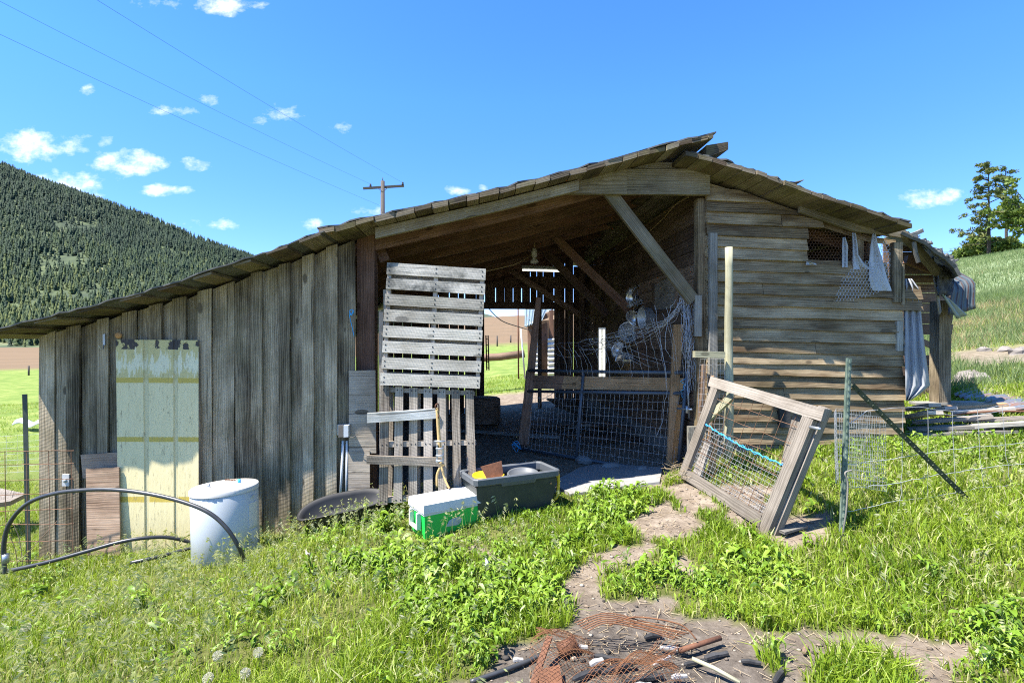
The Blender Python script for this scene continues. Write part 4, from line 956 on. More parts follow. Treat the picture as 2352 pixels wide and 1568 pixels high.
build(lambda b: b.slab([hpt(camd+.82, .266, .56), hpt(camd+.96, .266, .56), hpt(camd+.96, .266, .54), hpt(camd+.82, .266, .54)], .01, (HM.to_3x3()@V((math.cos(camd+1.1), math.sin(camd+1.1), 0)))), 'rating_plate', M['greyp'], rt)
# black poly pipe loops
pa = [W(12, 1318, 4.0), W(8, 1260, 4.0), W(20, 1205, 4.0), W(60, 1158, 3.98), W(120, 1134, 3.96), W(190, 1125, 3.95), W(260, 1124, 3.94), W(340, 1133, 3.92), W(420, 1152, 3.9), W(480, 1177, 3.88), W(520, 1212, 3.88), W(548, 1255, 3.9), W(562, 1290, 3.95)]
rt = root('irrigation_pipe', pa, 'black plastic water pipe arching over the grass before the water heater', 'pipe', 'black water pipe lengths')
build(lambda b: b.tube(spline(pa, 8), .0155, 10), 'pipe_wall', M['pipe'], rt)
build(lambda b: b.tube([W(13, 1272, 4.0), W(13, 1292, 4.0)], .022, 10), 'coupling', M['galv'], rt)
one('irrigation_pipe', lambda b: b.tube(spline([W(-30, 1317, 4.1), W(30, 1308, 4.1), W(110, 1290, 4.12), W(200, 1265, 4.18), W(280, 1243, 4.25), W(340, 1234, 4.32), W(390, 1234, 4.4), W(440, 1246, 4.5), W(470, 1262, 4.55)], 7), .0155, 10), 'pipe', 'low black pipe running along the grass behind the arching pipe', 'pipe', 'black water pipe lengths')
one('irrigation_pipe', lambda b: b.tube(spline([W(300, 1292, 4.2), W(350, 1281, 4.25), W(400, 1268, 4.35), W(450, 1254, 4.45)], 6), .0155, 10), 'pipe', 'short black pipe end disappearing behind the white water heater', 'pipe', 'black water pipe lengths')
# conduits and boxes
rt = thing('electric_conduit', bw(787, 1150, -.06), 'pair of grey conduits rising to two wall boxes beside the plywood', 'conduit')
for (x0, x1) in ((788, 781), (797, 796)): build(lambda b: b.tube([bw(x0, 1012, -.06), bw(x1, 1165, -.06)], .012, 10), 'conduit_pipe', M['pvc'], rt)
bb = build(lambda b: b.slab([bw(775, 975, -.10), bw(803, 974, -.10), bw(804, 999, -.10), bw(775, 999, -.10)], .05), 'back_box', M['galv'], rt, bevel=.004)
for (x0, x1, mm) in ((777, 788, 'darkwire'), (789, 800, 'pvc')): build(lambda b: b.slab([bw(x0, 977, -.14), bw(x1, 977, -.14), bw(x1, 1003, -.14), bw(x0, 1004, -.14)], .06), 'weather_cover', M[mm], bb, bevel=.006)
build(lambda b: b.tube(spline([bw(798, 1002, -.12), bw(810, 1004, -.14), bw(826, 992, -.16)], 4), .003, 4), 'loose_wire', M['darkwire'], rt)
rt = thing('wall_outlet', bw(149, 1105, -.03), 'small white electrical outlet plate on the left wall', 'outlet')
build(lambda b: b.slab([bw(142, 1089, -.055), bw(158, 1089, -.055), bw(158, 1116, -.055), bw(142, 1116, -.055)], .03), 'cover_plate', M['whitep'], rt, bevel=.003)
build(lambda b: b.lathe([(.018, 0), (.016, .01), (0, .012)], axis4(bw(150, 1103, -.055), FRONT), 14), 'socket', M['greyp'], rt)
rt = thing('coat_hook', bw(237, 790, -.03), 'bare metal hook screwed high on the left wall', 'hook')
build(lambda b: b.slab([bw(236, 767, -.06), bw(241, 767, -.06), bw(241, 793, -.06), bw(236, 793, -.06)], .012), 'hook_plate', M['galv'], rt)
build(lambda b: b.tube(spline([bw(238, 792, -.06), bw(237, 800, -.09), bw(231, 800, -.11), bw(228, 794, -.12)], 5), .005, 6), 'hook_arm', M['galv'], rt)
one('wood_disc', lambda b: b.lathe([(.0, -.012), (.026, -.012), (.03, 0), (.026, .012), (0, .014)], axis4(bw(272, 770, -.06), FRONT), 16), 'orange', 'round orange wooden disc nailed above the cream door panel', 'wood disc')
one('twine', lambda b: [b.tube(spline([bw(802, 714, -.06), bw(810, 711, -.07), bw(812, 719, -.06), bw(803, 721, -.06), bw(805, 735, -.06), bw(809, 752, -.06), bw(813, 772, -.06)], 5), .004, 5), b.tube(spline([bw(803, 716, -.07), bw(807, 724, -.07), bw(812, 713, -.07)], 4), .006, 5)], 'blue', 'blue twine knotted round a nail on the left wall', 'twine', 'blue twine')
# pallets
def pallet(TL, TR, BR, BL, wt, wb, horiz, ns, label, mat_):
    q = [bw(*TL, wt), bw(*TR, wt), bw(*BR, wb), bw(*BL, wb)]; n_ = nrm(q); rt = root('pallet', q, label, 'pallet', 'pallets closing the bay'); gap = .26 if horiz else .40
    def sl(b, ks=None):
        for k in (ks or range(ns)):
            a = (k+random.uniform(0, .04))/ns*(1+gap/ns*.9); c = a+(1-gap)/ns*random.uniform(.96, 1.06); c = min(c, 1)
            j = random.uniform(-.006, .006)
            qq = [lerp4(q, 0+j, a), lerp4(q, 1+j, a), lerp4(q, 1+j, c), lerp4(q, j, c)] if horiz else [lerp4(q, a, 0), lerp4(q, c, 0), lerp4(q, c, 1+j), lerp4(q, a, 1+j)]
            b.slab(qq, .017, n_, grain=0 if horiz else 1)
    so_ = build((lambda b: sl(b, range(2, ns))) if horiz else sl, 'slats', M[mat_], rt)
    if horiz: tag(build(lambda b: sl(b, range(2)), 'slats', M['palletstain'], rt), 'two black stained top slats')
    for k in range(3):
        f = (.03, .5, .97)[k]; h = .02 if k != 1 else .022
        a, c = max(f-h, 0), min(f+h, 1); off = -n_*.0195
        qq = [lerp4(q, a, 0), lerp4(q, c, 0), lerp4(q, c, 1), lerp4(q, a, 1)] if horiz else [lerp4(q, 0, a), lerp4(q, 1, a), lerp4(q, 1, c), lerp4(q, 0, c)]
        build(lambda b: b.slab([p+off for p in qq], .085, n_), 'stringer', M['palletwarm'], rt)
    def back(b):
        for k in range(4 if horiz else 4):
            a = .02+k*.29; c = a+.1; off = -n_*.107
            qq = [lerp4(q, 0, a), lerp4(q, 1, a), lerp4(q, 1, c), lerp4(q, 0, c)] if horiz else [lerp4(q, a, 0), lerp4(q, c, 0), lerp4(q, c, 1), lerp4(q, a, 1)]
            b.slab([p+off for p in qq], .017, n_, grain=0 if horiz else 1)
    build(back, 'back_slats', M['palletwarm'], rt)
    def nails(b):
        for k in range(ns):
            for f in (.03, .5, .97):
                for e in (.25, .62):
                    s_ = (k+e*.8)/ns*1.04; pt = lerp4(q, f, s_) if horiz else lerp4(q, s_, f); b.box(pt+n_*.0015, .010, .003, .010)
    build(nails, 'nails', M['char'], so_); return q
pallet((888, 602), (1115, 617), (1103, 892), (874, 884), -.31, -.40, True, 8, 'upper pallet with eight horizontal grey slats stained black near its top', 'pallet')
pallet((874, 886), (1090, 896), (1097, 1140), (868, 1160), -.37, -.48, False, 7, 'lower pallet with seven upright slats standing below the horizontal one', 'palletwarm')
for (x0, y0, x1, y1, wd_, w, lab) in ((870, 716, 872, 1150, 10, -.2, 'tall pale stick standing left of both pallets'), (880, 665, 884, 890, 8, .1, 'thin brown stick behind the upper pallet edge')):
    one('stick', lambda b: b.slab([bw(x0, y0, w), bw(x0+wd_, y0, w), bw(x1+wd_, y1, w), bw(x1, y1, w)], .03), 'palletwarm', lab, 'stick', 'sticks by the pallets')
one('board', lambda b: b.slab([bw(843, 949, -.45), bw(1001, 938, -.43), bw(1001, 961, -.43), bw(843, 971, -.45)], .025), 'paintedwood', 'chalky white board fixed across the upright pallet slats', 'board', 'boards across the lower pallet')
one('board', lambda b: b.slab([bw(842, 1046, -.50), bw(1011, 1051, -.48), bw(1011, 1071, -.48), bw(842, 1065, -.50)], .03), 'palletwarm', 'rough brown board across the foot of the upright pallet slats', 'board', 'boards across the lower pallet')
# ratchet strap
SP = [bw(1004, 936, -.53), bw(1005, 950, -.53), bw(1008, 1000, -.52), bw(1010, 1030, -.52)]
rt = root('ratchet_strap', SP, 'tan ratchet strap hanging with metal buckle over the lower pallet', 'strap')
def webb(b, pts, wd_):
    pts = spline(pts, 5); b.grid([[p+V((-wd_/2, 0, 0)), p+V((wd_/2, .002*math.sin(i), 0))] for i, p in enumerate(pts)], sm=True)
build(lambda b: webb(b, SP, .032), 'webbing', M['strap'], rt, solid=.003)
build(lambda b: webb(b, [bw(1009, 1055, -.53), bw(1013, 1064, -.56), bw(1020, 1068, -.56), bw(1012, 1072, -.54), bw(1004, 1090, -.53), bw(1004, 1118, -.52)], .022), 'strap_tail', M['strap'], rt, solid=.003)
build(lambda b: webb(b, [bw(1010, 1058, -.545), bw(1015, 1075, -.55), bw(1022, 1100, -.56), bw(1032, 1122, -.58)], .02), 'strap_tail', M['strap'], rt, solid=.003)
build(lambda b: [b.tube(spline([bw(1002, 940, -.54), bw(1000, 932, -.55), bw(1004, 927, -.54), bw(1008, 932, -.53), bw(1007, 960, -.53)], 5), .006, 6)], 'hook', M['rust'], rt)
def ratch(b):
    for x in (1002, 1016): b.slab([bw(x, 1022, -.57), bw(x+3, 1022, -.57), bw(x+3, 1062, -.56), bw(x, 1062, -.56)], .05)
    for y in (1013, 1030, 1046, 1058): b.tube([bw(998 if y == 1013 else 1001, y, -.58), bw(1023 if y == 1013 else 1019, y, -.58)], .008, 8)
build(ratch, 'ratchet_buckle', M['galv'], rt)
# black plastic sled-like trough
tc = W(790, 1178, 4.62); trx = V((.93, .37, 0)).normalized(); rt = thing('plastic_trough', (tc.x, tc.y, gz(tc.x, tc.y)), 'low black plastic trough lying open in the grass under the wall', 'trough')
def trough(b):
    ax_ = trx; ay = V((-ax_.y, ax_.x, 0)); up = V((0, 0, 1)); A, B_, H = .37, .15, .13; rows = []
    for (f, h) in ((1.06, .115), (1.0, .12), (.93, .09), (.82, .02), (.5, .0), (0.02, .0)):
        rows.append([tc+ax_*(A*f*math.copysign(abs(math.cos(a))**.75, math.cos(a)))+ay*(B_*f*math.copysign(abs(math.sin(a))**.75, math.sin(a)))+up*(h-.06+(.085*(math.sin(a) > 0)*abs(math.sin(a))*f)+.05*math.cos(a)*f) for a in np.linspace(0, 2*math.pi, 41)])
    b.grid(rows, sm=True)
build(trough, 'basin', M['blackplastic'], rt, solid=.008)
# cool box
c0 = V((-.70, 4.1, .0)); X_ = V((.477, .32, 0)).normalized(); Y_ = V((-X_.y, X_.x, 0)); LN, DP, HT = .575, .29, .30
zb = -.025; rt = thing('cooler', (c0.x+.2, c0.y+.25, zb), 'bright green cool box with closed white lid sitting in the grass', 'cooler')
CM = frame3(X_, Y_, V((0, 0, 1)))
def cb(x, y, z): return V((c0.x, c0.y, zb))+X_*x+Y_*y+V((0, 0, z))
def rbox(b, x0, x1, y0, y1, z0, z1, ins=.012):
    b.hexa([cb(x, y, z) if z == z1 else cb(x+(ins if x == x0 else -ins), y+(ins if y == y0 else -ins), z) for x in (x0, x1) for y in (y0, y1) for z in (z0, z1)], 0)
bd_ = build(lambda b: rbox(b, 0, LN, 0, DP, 0, .225), 'body', M['greenp'], rt, bevel=.014)
build(lambda b: rbox(b, -.006, LN+.006, -.006, DP+.006, .226, .246, 0), 'rim', M['whitep'], rt, bevel=.006)
ld = build(lambda b: rbox(b, -.010, LN+.010, -.010, DP+.010, .2465, .315, -.004), 'lid', M['whitep'], rt, bevel=.016)
build(lambda b: rbox(b, .03, LN-.03, .03, DP-.03, .309, .3175, -.002), 'lid_panel', M['whitep'], ld, bevel=.004)
def chandle(b):
    for y in (.07, .215): rbox(b, -.035, -.001, y, y+.022, .10, .232, 0)
    rbox(b, -.036, -.016, .0925, .2145, .10, .125, 0)
build(chandle, 'handle', M['whitep'], rt, bevel=.004)
def badge(b):
    pts = [(.19, .105), (.215, .15), (.25, .165), (.315, .165), (.335, .145), (.325, .115), (.30, .10)]
    ctr = (.262, .132)
    vs = [cb(x, -.0035, z) for x, z in pts]+[cb(*((ctr[0]), -.0065, ctr[1]))]; n_ = len(pts)
    b.mesh(vs, [(i, (i+1) % n_, n_) for i in range(n_)], [(0, 0)]*(n_+1), .5, False)
    for (x0, z0, x1, z1) in ((.205, .118, .24, .155), (.25, .112, .275, .155), (.275, .155, .31, .118)): b.beam(cb(x0, -.007, z0), cb(x1, -.007, z1), .004, .006, up=-Y_)
build(badge, 'badge', M['greyp'], bd_)
# storage tote
t0 = V((-.315, 4.3, 0)); X2 = V((.764, .366, 0)).normalized(); Y2 = V((-X2.y, X2.x, 0)); TL_, TD, TZ, TB = .847, .40, .434, .03
def tb(x, y, z): return V((t0.x, t0.y, TB))+X2*x+Y2*y+V((0, 0, z))
rt = thing('storage_tote', tb(TL_/2, TD/2, 0), 'open dark green storage tote with grey rim standing behind the cooler', 'tote')
H2 = TZ-TB
def tote(b):
    def ring(i, z): return [tb(i, i, z), tb(TL_-i, i, z), tb(TL_-i, TD-i, z), tb(i, TD-i, z), tb(i, i, z)]
    rows = [ring(.075, 0), ring(.045, H2*.5), ring(.028, H2-.075)]; b.grid(rows, sm=False)
    inn = [ring(.032, H2-.07), ring(.05, H2*.5), ring(.08, .012)]; b.grid(inn, sm=False)
    r = ring(.08, .012); b.face(r[:4], [(0, 0)]*4, .5)
    r = ring(.075, 0); b.face(r[3::-1], [(0, 0)]*4, .5)
build(tote, 'tub', M['totebody'], rt)
def trim(b):
    def ring(i, z): return [tb(x, y, z) for x, y in ((i, i+.03), (i+.03, i), (TL_*.3, i), (TL_*.31, i), (TL_*.69, i), (TL_*.70, i), (TL_-i-.03, i), (TL_-i, i+.03), (TL_-i, TD-i-.03), (TL_-i-.03, TD-i), (i+.03, TD-i), (i, TD-i-.03), (i, i+.03))]
    def dip(rw, d): return [p-V((0, 0, d if k in (3, 4) else 0)) for k, p in enumerate(rw)]
    b.grid([dip(ring(.026, H2-.07), .0), dip(ring(.018, H2-.06), .028), ring(.004, H2-.055+.0), ring(0, H2-.008), ring(.008, H2), ring(.024, H2), ring(.034, H2-.01), ring(.034, H2-.07)], sm=False)
build(trim, 'rim', M['toterim'], rt)
build(lambda b: b.tube(spline([tb(TL_+.005, .12, H2-.09), tb(TL_+.035, .12, H2-.07), tb(TL_+.038, .12, H2-.2), tb(TL_+.02, .12, H2-.29), tb(TL_-.01, .12, H2-.30)], 5), .016, 8), 'latch', M['yellow'], rt)
def scuff(b): b.slab([tb(TL_-.10, -.0+.024, H2-.115), tb(TL_-.085, .024, H2-.113), tb(TL_-.083, .026, H2-.128), tb(TL_-.099, .026, H2-.128)], .004, -Y2)
build(scuff, 'sticker_scrap', M['orange'], rt)
bz = tb(.21, .2, .10)
rt = thing('bucket', bz, 'yellow plastic bucket packed inside the dark tote', 'bucket')
build(lambda b: b.lathe([(.0, .0), (.115, 0), (.138, .265), (.144, .268), (.144, .285), (.136, .285), (.112, .01), (0, .01)], Matrix.Translation(bz), 28), 'bucket_body', M['yellow'], rt)
one('metal_scrap', lambda b: b.slab([tb(.12, .16, H2+.065), tb(.34, .20, H2+.085), tb(.33, .13, H2-.05), tb(.17, .10, H2-.06)], .012), 'rust', 'rusty sheet metal scrap standing in the yellow bucket', 'metal scrap')
lz = tb(.56, .20, H2-.10)
rt = thing('ring_lid', lz, 'round grey lid with raised ring lying in the dark tote', 'lid')
build(lambda b: b.lathe([(.0, .03), (.12, .03), (.13, .055), (.142, .06), (.15, .05), (.15, .0), (.0, .0)], Matrix.Translation(lz)@Matrix.Rotation(.12, 4, 'X'), 32), 'lid_disc', M['toterim'], rt)
# concrete slab at the bay
def slabf(b):
    px = [(1268, 1112), (1330, 1078), (1365, 1070), (1440, 1072), (1522, 1078), (1515, 1112), (1430, 1122), (1310, 1140)]
    P = [hit(*p) for p in px]; zt = max(p.z for p in P[:6])+.02; top = [V((p.x, p.y, p.z+.025)) for i, p in enumerate(P)]
    b.face(top[::-1], [(p.x, p.y) for p in top[::-1]], .5)
    for i in range(len(top)):
        a, c = top[i], top[(i+1) % len(top)]; b.face([a, a-V((0, 0, .12)), c-V((0, 0, .12)), c], [(0, 0), (0, .1), (.3, .1), (.3, 0)], .5)
one('concrete_slab', slabf, 'concrete', 'cracked grey concrete slab on the ground before the wire gate', 'slab')
for i, (x, y, s_) in enumerate(((1405, 1078, .09), (1476, 1086, .07), (1340, 1062, .10))):
    c = hit(x, y)+V((0, 0, .045)); one('concrete_chunk', lambda b: b.lathe([(0, -.05), (s_*.9, -.04), (s_, .0), (s_*.55, .03), (0, .035)], Matrix.Translation(c)@Matrix.Rotation(i, 4, 'Z')@Matrix.Scale(1.5, 4, (1, 0, 0)), 7, sm=False), 'concrete', ('pale broken concrete chunk under the middle of the gate', 'small white concrete lump under the right end of the gate', 'flat tan concrete piece left of the slab')[i], 'chunk', 'broken concrete at the gate')
# steel gate
GQ = [W(1212, 851, 6.95), W(1578, 856, 5.62), W(1556, 1090, 5.72), W(1195, 1030, 6.9)]
rt = root('farm_gate', GQ, 'grey tube steel gate with wire mesh half open inside the bay', 'gate'); gn = nrm(GQ)
build(lambda b: [b.tube([lerp4(GQ, *a) for a in pp], .021, 10) for pp in (((0, 0), (1, 0)), ((1, 0), (1, 1)), ((1, 1), (0, 1)), ((0, 1), (0, 0)))], 'gate_frame', M['gate'], rt)
build(lambda b: b.tube([lerp4(GQ, .0, .265), lerp4(GQ, 1, .20)], .02, 10), 'middle_rail', M['gate'], rt)
build(lambda b: b.tube([lerp4(GQ, .40, 0), lerp4(GQ, .40, 1)], .02, 10), 'upright', M['gate'], rt)
q2 = [lerp4(GQ, 0, .265), lerp4(GQ, 1, .2), GQ[2], GQ[3]]
build(lambda b: wgrid(b, q2, [k/36 for k in range(1, 36)], [k/9 for k in range(1, 9)], .0018, .003), 'wire_mesh', M['wire'], rt)
build(lambda b: b.tube([GQ[1]+V((0, 0, .02)), GQ[1]+V((.02, -.02, -.5))], .012, 8), 'hinge_pin', M['galv'], rt)
q3 = [lerp4(GQ, .02, .06)-gn*.03, lerp4(GQ, .98, .05)-gn*.03, lerp4(GQ, .98, .175)-gn*.03, lerp4(GQ, .02, .23)-gn*.03]
one('board', lambda b: b.slab([lerp4(q3, .24, 0), q3[1], q3[2], lerp4(q3, .24, 1)], .035, gn), 'fresh', 'long brown board tied behind the top of the wire gate', 'board', 'boards tied to the gate')
one('board', lambda b: b.slab([q3[0], lerp4(q3, .255, 0), lerp4(q3, .255, 1), q3[3]], .025, gn), 'rafter', 'short dark board at the left end of the gate top', 'board', 'boards tied to the gate')
for (x0, x1, a, c, lab) in ((1558, 1568, 930, 1068, 'orange upright strip behind the right end of the gate'), (1548, 1560, 745, 1070, 'pale tall plank rising behind the gate hinge end')):
    one('plank', lambda b: b.slab([W(x0, a, 5.66), W(x1+(10 if a < 800 else 0), a, 5.66), W(x1-12, c, 5.75), W(x0-16, c, 5.75)], .03), 'orange' if a > 800 else 'fresh', lab, 'plank', 'planks by the gate')
one('plank', lambda b: b.slab([W(1232, 682, 7.0), W(1243, 684, 7.0), W(1215, 1022, 6.85), W(1190, 1020, 6.85)], .04), 'rafter', 'long brown plank leaning behind the left end of the gate', 'plank', 'planks by the gate')
one('gate_latch', lambda b: [b.tube([W(1556, 938, 5.55), W(1590, 940, 5.35)], .012, 8), b.tube([W(1578, 932, 5.4), W(1578, 948, 5.4)], .018, 8)], 'galv', 'galvanised hinge bolt joining the gate to the corner post', 'hinge')
one('twine', lambda b: b.tube(spline([W(1570+random.uniform(-7, 7), 870+k*4, 5.55+random.uniform(-.03, .03)) for k in range(12)], 3), .004, 5), 'blue', 'blue twine wound round the top hinge corner of the gate', 'twine', 'blue twine')
one('twine', lambda b: b.tube(spline([W(1186+random.uniform(-14, 14), 1026+random.uniform(-14, 14), 6.8+random.uniform(-.03, .03)) for k in range(14)], 3), .004, 5), 'blue', 'blue twine tangled at the lower left corner of the gate', 'twine', 'blue twine')
# tangle of fence wire hung at the corner
def wirepath(b, pts, r_, j=.012):
    pts = spline(pts, 6); b.tube([p+V((random.uniform(-j, j), random.uniform(-j, j)*.6, random.uniform(-j, j))) for p in pts], r_, 3, cap=False)
AN = [W(1566, 672, 5.45), W(1588, 690, 5.4)]
rt = root('wire_tangle', AN, 'tangled old fence wire hanging from the corner post over the gate', 'wire')
def bundle(b):
    for k in range(26):
        x = random.gauss(1582, 7); y1 = random.uniform(820, 908); wirepath(b, [W(random.gauss(1576, 9), random.uniform(668, 700), 5.42), W(x+random.uniform(-6, 6), 750, 5.4+random.uniform(-.05, .05)), W(x+random.uniform(-4, 6), 800, 5.38+random.uniform(-.05, .05)), W(x+random.uniform(-2, 12), y1, 5.38+random.uniform(-.05, .05))], .0021)
build(bundle, 'hanging_strands', M['wire'], rt)
def fan(b):
    for k in range(13):
        ex = 1255+k*24; ey = 792+random.uniform(-8, 14)+(k > 8)*40
        wirepath(b, [W(1572+random.uniform(-12, 4), 668+random.uniform(0, 26), 5.45), W(1545-k*1.5, 735+random.uniform(-10, 10), 5.5), W(1490-(12-k)*5, 780+random.uniform(-26, 16), 5.75), W(1400-(12-k)*7+random.uniform(-20, 20), 800+random.uniform(-20, 20), 6.1), W(ex, ey, 6.5-k*.05)], .0019, .008)
    for k in range(20):
        x = 1285+k*13.5+random.uniform(-6, 6); y0 = 795-max(0, x-1340)*.42+random.uniform(-8, 8); d = 6.5-k*.05
        wirepath(b, [W(x-12, y0, d), W(x+8, (y0+860)/2+random.uniform(-14, 14), d-.03), W(x+random.uniform(0, 26), random.uniform(845, 880), d)], .0021, .006)
build(fan, 'fanned_strands', M['wire'], rt)
def hang(b):
    wirepath(b, [W(1505, 700, 5.6), W(1520, 800, 5.55), W(1530, 880, 5.5), W(1522, 960, 5.5), W(1508, 1003, 5.5)], .0024)
    wirepath(b, [W(1552, 690, 5.5), W(1536, 720, 5.5), W(1528, 800, 5.5), W(1556, 830, 5.5)], .003)
    for k in range(5): wirepath(b, [W(1590, 690, 5.4), W(1610-k*3, 760, 5.35), W(1600, 830+k*14, 5.35), W(1597+k*4, 900+k*8, 5.35)], .0016)
build(hang, 'loose_ends', M['wire'], rt)
# reflector lamps hung on the inner wall
def lampshape(x, y, rpx, d, axis, lab):
    r_ = rpx*1.15/F*d; c = W(x, y, d); ax_ = V(axis).normalized(); Mx = axis4(c, ax_)
    rt = thing('reflector_lamp', c, lab, 'lamp', 'reflector lamps on the inner wall')
    rf = build(lambda b: b.lathe([(r_*1.02, r_*.0), (r_, .003), (r_*.96, -r_*.25), (r_*.80, -r_*.58), (r_*.50, -r_*.85), (r_*.22, -r_*.98)], Mx, 24), 'reflector', M['alum'], rt, solid=.003)
    build(lambda b: b.lathe([(r_*.22, -r_*.96), (r_*.22, -r_*1.35), (r_*.16, -r_*1.4), (0, -r_*1.42)], Mx, 14), 'socket', M['blackplastic'], rf)
    build(lambda b: b.lathe([(r_*.10, -r_*.9), (r_*.24, -r_*.6), (r_*.25, -r_*.45), (r_*.1, -r_*.3), (0, -r_*.28)], Mx, 12), 'bulb', M['ceramic'], rf)
    e = c-ax_*r_*1.42; build(lambda b: b.tube(spline([e, e-ax_*.05+V((0, 0, -.03)), e+V((.05, .05, .12)), e+V((.1, .1, .22))], 4), .004, 5), 'cord', M['cable'], rt)
for a in [(1448, 684, 20, 7.6, (-.9, -.3, .1), 'tilted reflector lamp facing left at the top of the lamp cluster'), (1472, 673, 18, 7.5, (.1, -.75, -.6), 'reflector lamp with its bulb facing out, top middle of the cluster'),
          (1478, 706, 20, 7.4, (.2, -.45, -.85), 'reflector lamp pointing down just above the aluminium pot'), (1457, 732, 19, 7.5, (-.6, -.5, -.5), 'reflector lamp left of the aluminium pot'),
          (1444, 762, 21, 7.6, (-.3, -.9, .3), 'bright round reflector lamp below and left of the pot'), (1418, 802, 17, 7.8, (-.75, -.5, .3), 'shiny reflector lamp with blue glints above the lowest lamp'), (1436, 830, 20, 7.6, (0, -.25, -.95), 'lowest reflector lamp, hanging mouth down over the gate')]: lampshape(*a)
# aluminium pot
pc = W(1473, 730, 6.9); pd = V((1, .15, .04)).normalized(); rt = thing('cooking_pot', pc, 'dull aluminium pot hung sideways on the inner wall', 'pot'); pm = axis4(pc, pd); pr = 23/F*6.9
build(lambda b: b.lathe([(pr*1.06, -.0), (pr*1.06, .008), (pr, .012), (pr, .27), (pr*.9, .285), (0, .285)], pm, 28), 'pot_body', M['potm'], rt, solid=.003)
for a in (1.2, 4.3): build(lambda b: b.tube(spline([pm@V((pr*math.cos(a-.3), pr*math.sin(a-.3), .05)), pm@V((pr*1.3*math.cos(a), pr*1.3*math.sin(a), .06)), pm@V((pr*math.cos(a+.3), pr*math.sin(a+.3), .05))], 5), .006, 6), 'handle', M['potm'], rt)
# lamps that are lit
rt = thing('fluorescent_light', W(1246, 621, 9.2), 'lit fluorescent tube hung level under the roof', 'light', 'fluorescent lights in the barn')
ta, tb_ = W(1200, 620, 9.3), W(1296, 623, 9.1)
fx = build(lambda b: b.beam(ta+V((0, 0, .05)), tb_+V((0, 0, .05)), .10, .05), 'fixture', M['greyp'], rt); build(lambda b: b.tube([ta, tb_], .018, 10), 'tube', M['tube'], fx)
build(lambda b: [b.tube([p+V((0, 0, .07)), p+V((0, 0, .7))], .003, 4) for p in (ta.lerp(tb_, .1), ta.lerp(tb_, .9))], 'chains', M['darkwire'], rt)
rt = thing('fluorescent_light', W(1382, 900, 7.6), 'lit fluorescent tube pair standing upright by the inner wall', 'light', 'fluorescent lights in the barn')
fx = build(lambda b: b.slab([W(1375, 752, 7.64), W(1391, 752, 7.64), W(1391, 885, 7.64), W(1375, 885, 7.64)], .05), 'fixture', M['greyp'], rt)
for x in (1378.5, 1387): build(lambda b: b.tube([W(x, 756, 7.6), W(x, 880, 7.6)], .018, 10), 'tube', M['tube'], fx)
rt = thing('ceiling_light', W(1227, 590, 7.6), 'ceramic lamp holder with dusty bulb hanging from the rafters', 'light')
lm = Matrix.Translation(W(1227, 596, 7.6))
build(lambda b: b.lathe([(.01, .17), (.03, .165), (.045, .11), (.045, .05), (.03, .045)], lm, 16), 'lamp_holder', M['ceramic'], rt)
build(lambda b: b.lathe([(.03, .045), (.03, .02), (.062, -.02), (.066, -.04), (.05, -.055), (0, -.06)], lm, 16), 'bulb', M['ceramic'], rt)
build(lambda b: b.tube([lm@V((0, 0, .17)), lm@V((.02, 0, .4))], .006, 5), 'drop_cord', M['tan_cable'], rt)
one('cable', lambda b: b.tube(spline([wside(1583, 452, .04), wside(1552, 470, .04), wside(1520, 505, .05), wside(1475, 545, .04), wside(1430, 575, .05), wside(1404, 582, .04)], 6), .006, 5), 'tan_cable', 'tan cable stapled up the inner wall to the header', 'cable', 'cables in the barn')
one('cable', lambda b: b.tube(spline([bw(890, 546, .6), bw(920, 540, .6), bw(960, 533, .6), bw(1010, 520, .62)], 6), .005, 5), 'tan_cable', 'tan cable sagging below the rafters over the pallets', 'cable', 'cables in the barn')
one('cable', lambda b: b.tube(spline([bw(1050, 640, 1.8), bw(1120, 622, 1.9), bw(1180, 608, 2.0), bw(1215, 590, 2.2)], 6), .005, 5), 'tan_cable', 'thin cable running along the rafters to the ceramic lamp holder', 'cable', 'cables in the barn')
# ------------------------------------------------------------------ leaning wire frame
BL_, BR_, TL0, TR0 = W(1562, 1092, 5.0), W(1768, 1222, 3.93), W(1645, 868, 4.86), W(1884, 936, 3.78)
FQ = [TL0, TR0, BR_, BL_]; fn_ = nrm(FQ)
rt = root('mesh_gate', [p-V((0, 0, .03)) for p in FQ], 'square grey timber frame filled with wire mesh leaning askew in the yard', 'wire panel')
def fm(b, p, q_, wd_, th_): b.beam(p, q_, wd_, th_, up=fn_)
e1 = (TR0-TL0).normalized(); e2 = (BL_-TL0).normalized()
build(lambda b: fm(b, TL0-e1*.05+e2*.045, TR0+e1*.06+e2*.045, .095, .045), 'top_rail', M['grey'], rt)
build(lambda b: fm(b, TL0+e1*.045+e2*.095, BL_+e1*.045+e2*.0, .095, .045), 'side_rail', M['grey'], rt)
build(lambda b: fm(b, TR0-e1*.045+e2*.095, BR_-e1*.045+e2*.08, .10, .05), 'side_rail', M['grey'], rt)
build(lambda b: fm(b, TR0-e1*.01+e2*-.01-fn_*.06, BR_-e1*.01+e2*.08-fn_*.06, .07, .06), 'side_batten', M['grey'], rt)
build(lambda b: fm(b, BL_+e1*.0-e2*.045, BR_-e1*.10-e2*.045, .095, .045), 'bottom_rail', M['grey'], rt)
build(lambda b: b.beam(lerp4(FQ, .02, .42)-fn_*.04, lerp4(FQ, .2, .12)-fn_*.04, .07, .03, up=fn_), 'corner_brace', M['peeled'], rt)
build(lambda b: b.slab([lerp4(FQ, .80, .10)-fn_*.03, lerp4(FQ, .90, .14)-fn_*.03, lerp4(FQ, .93, .30)-fn_*.03, lerp4(FQ, .86, .52)-fn_*.03], .03, fn_), 'corner_brace', M['grey'], rt)
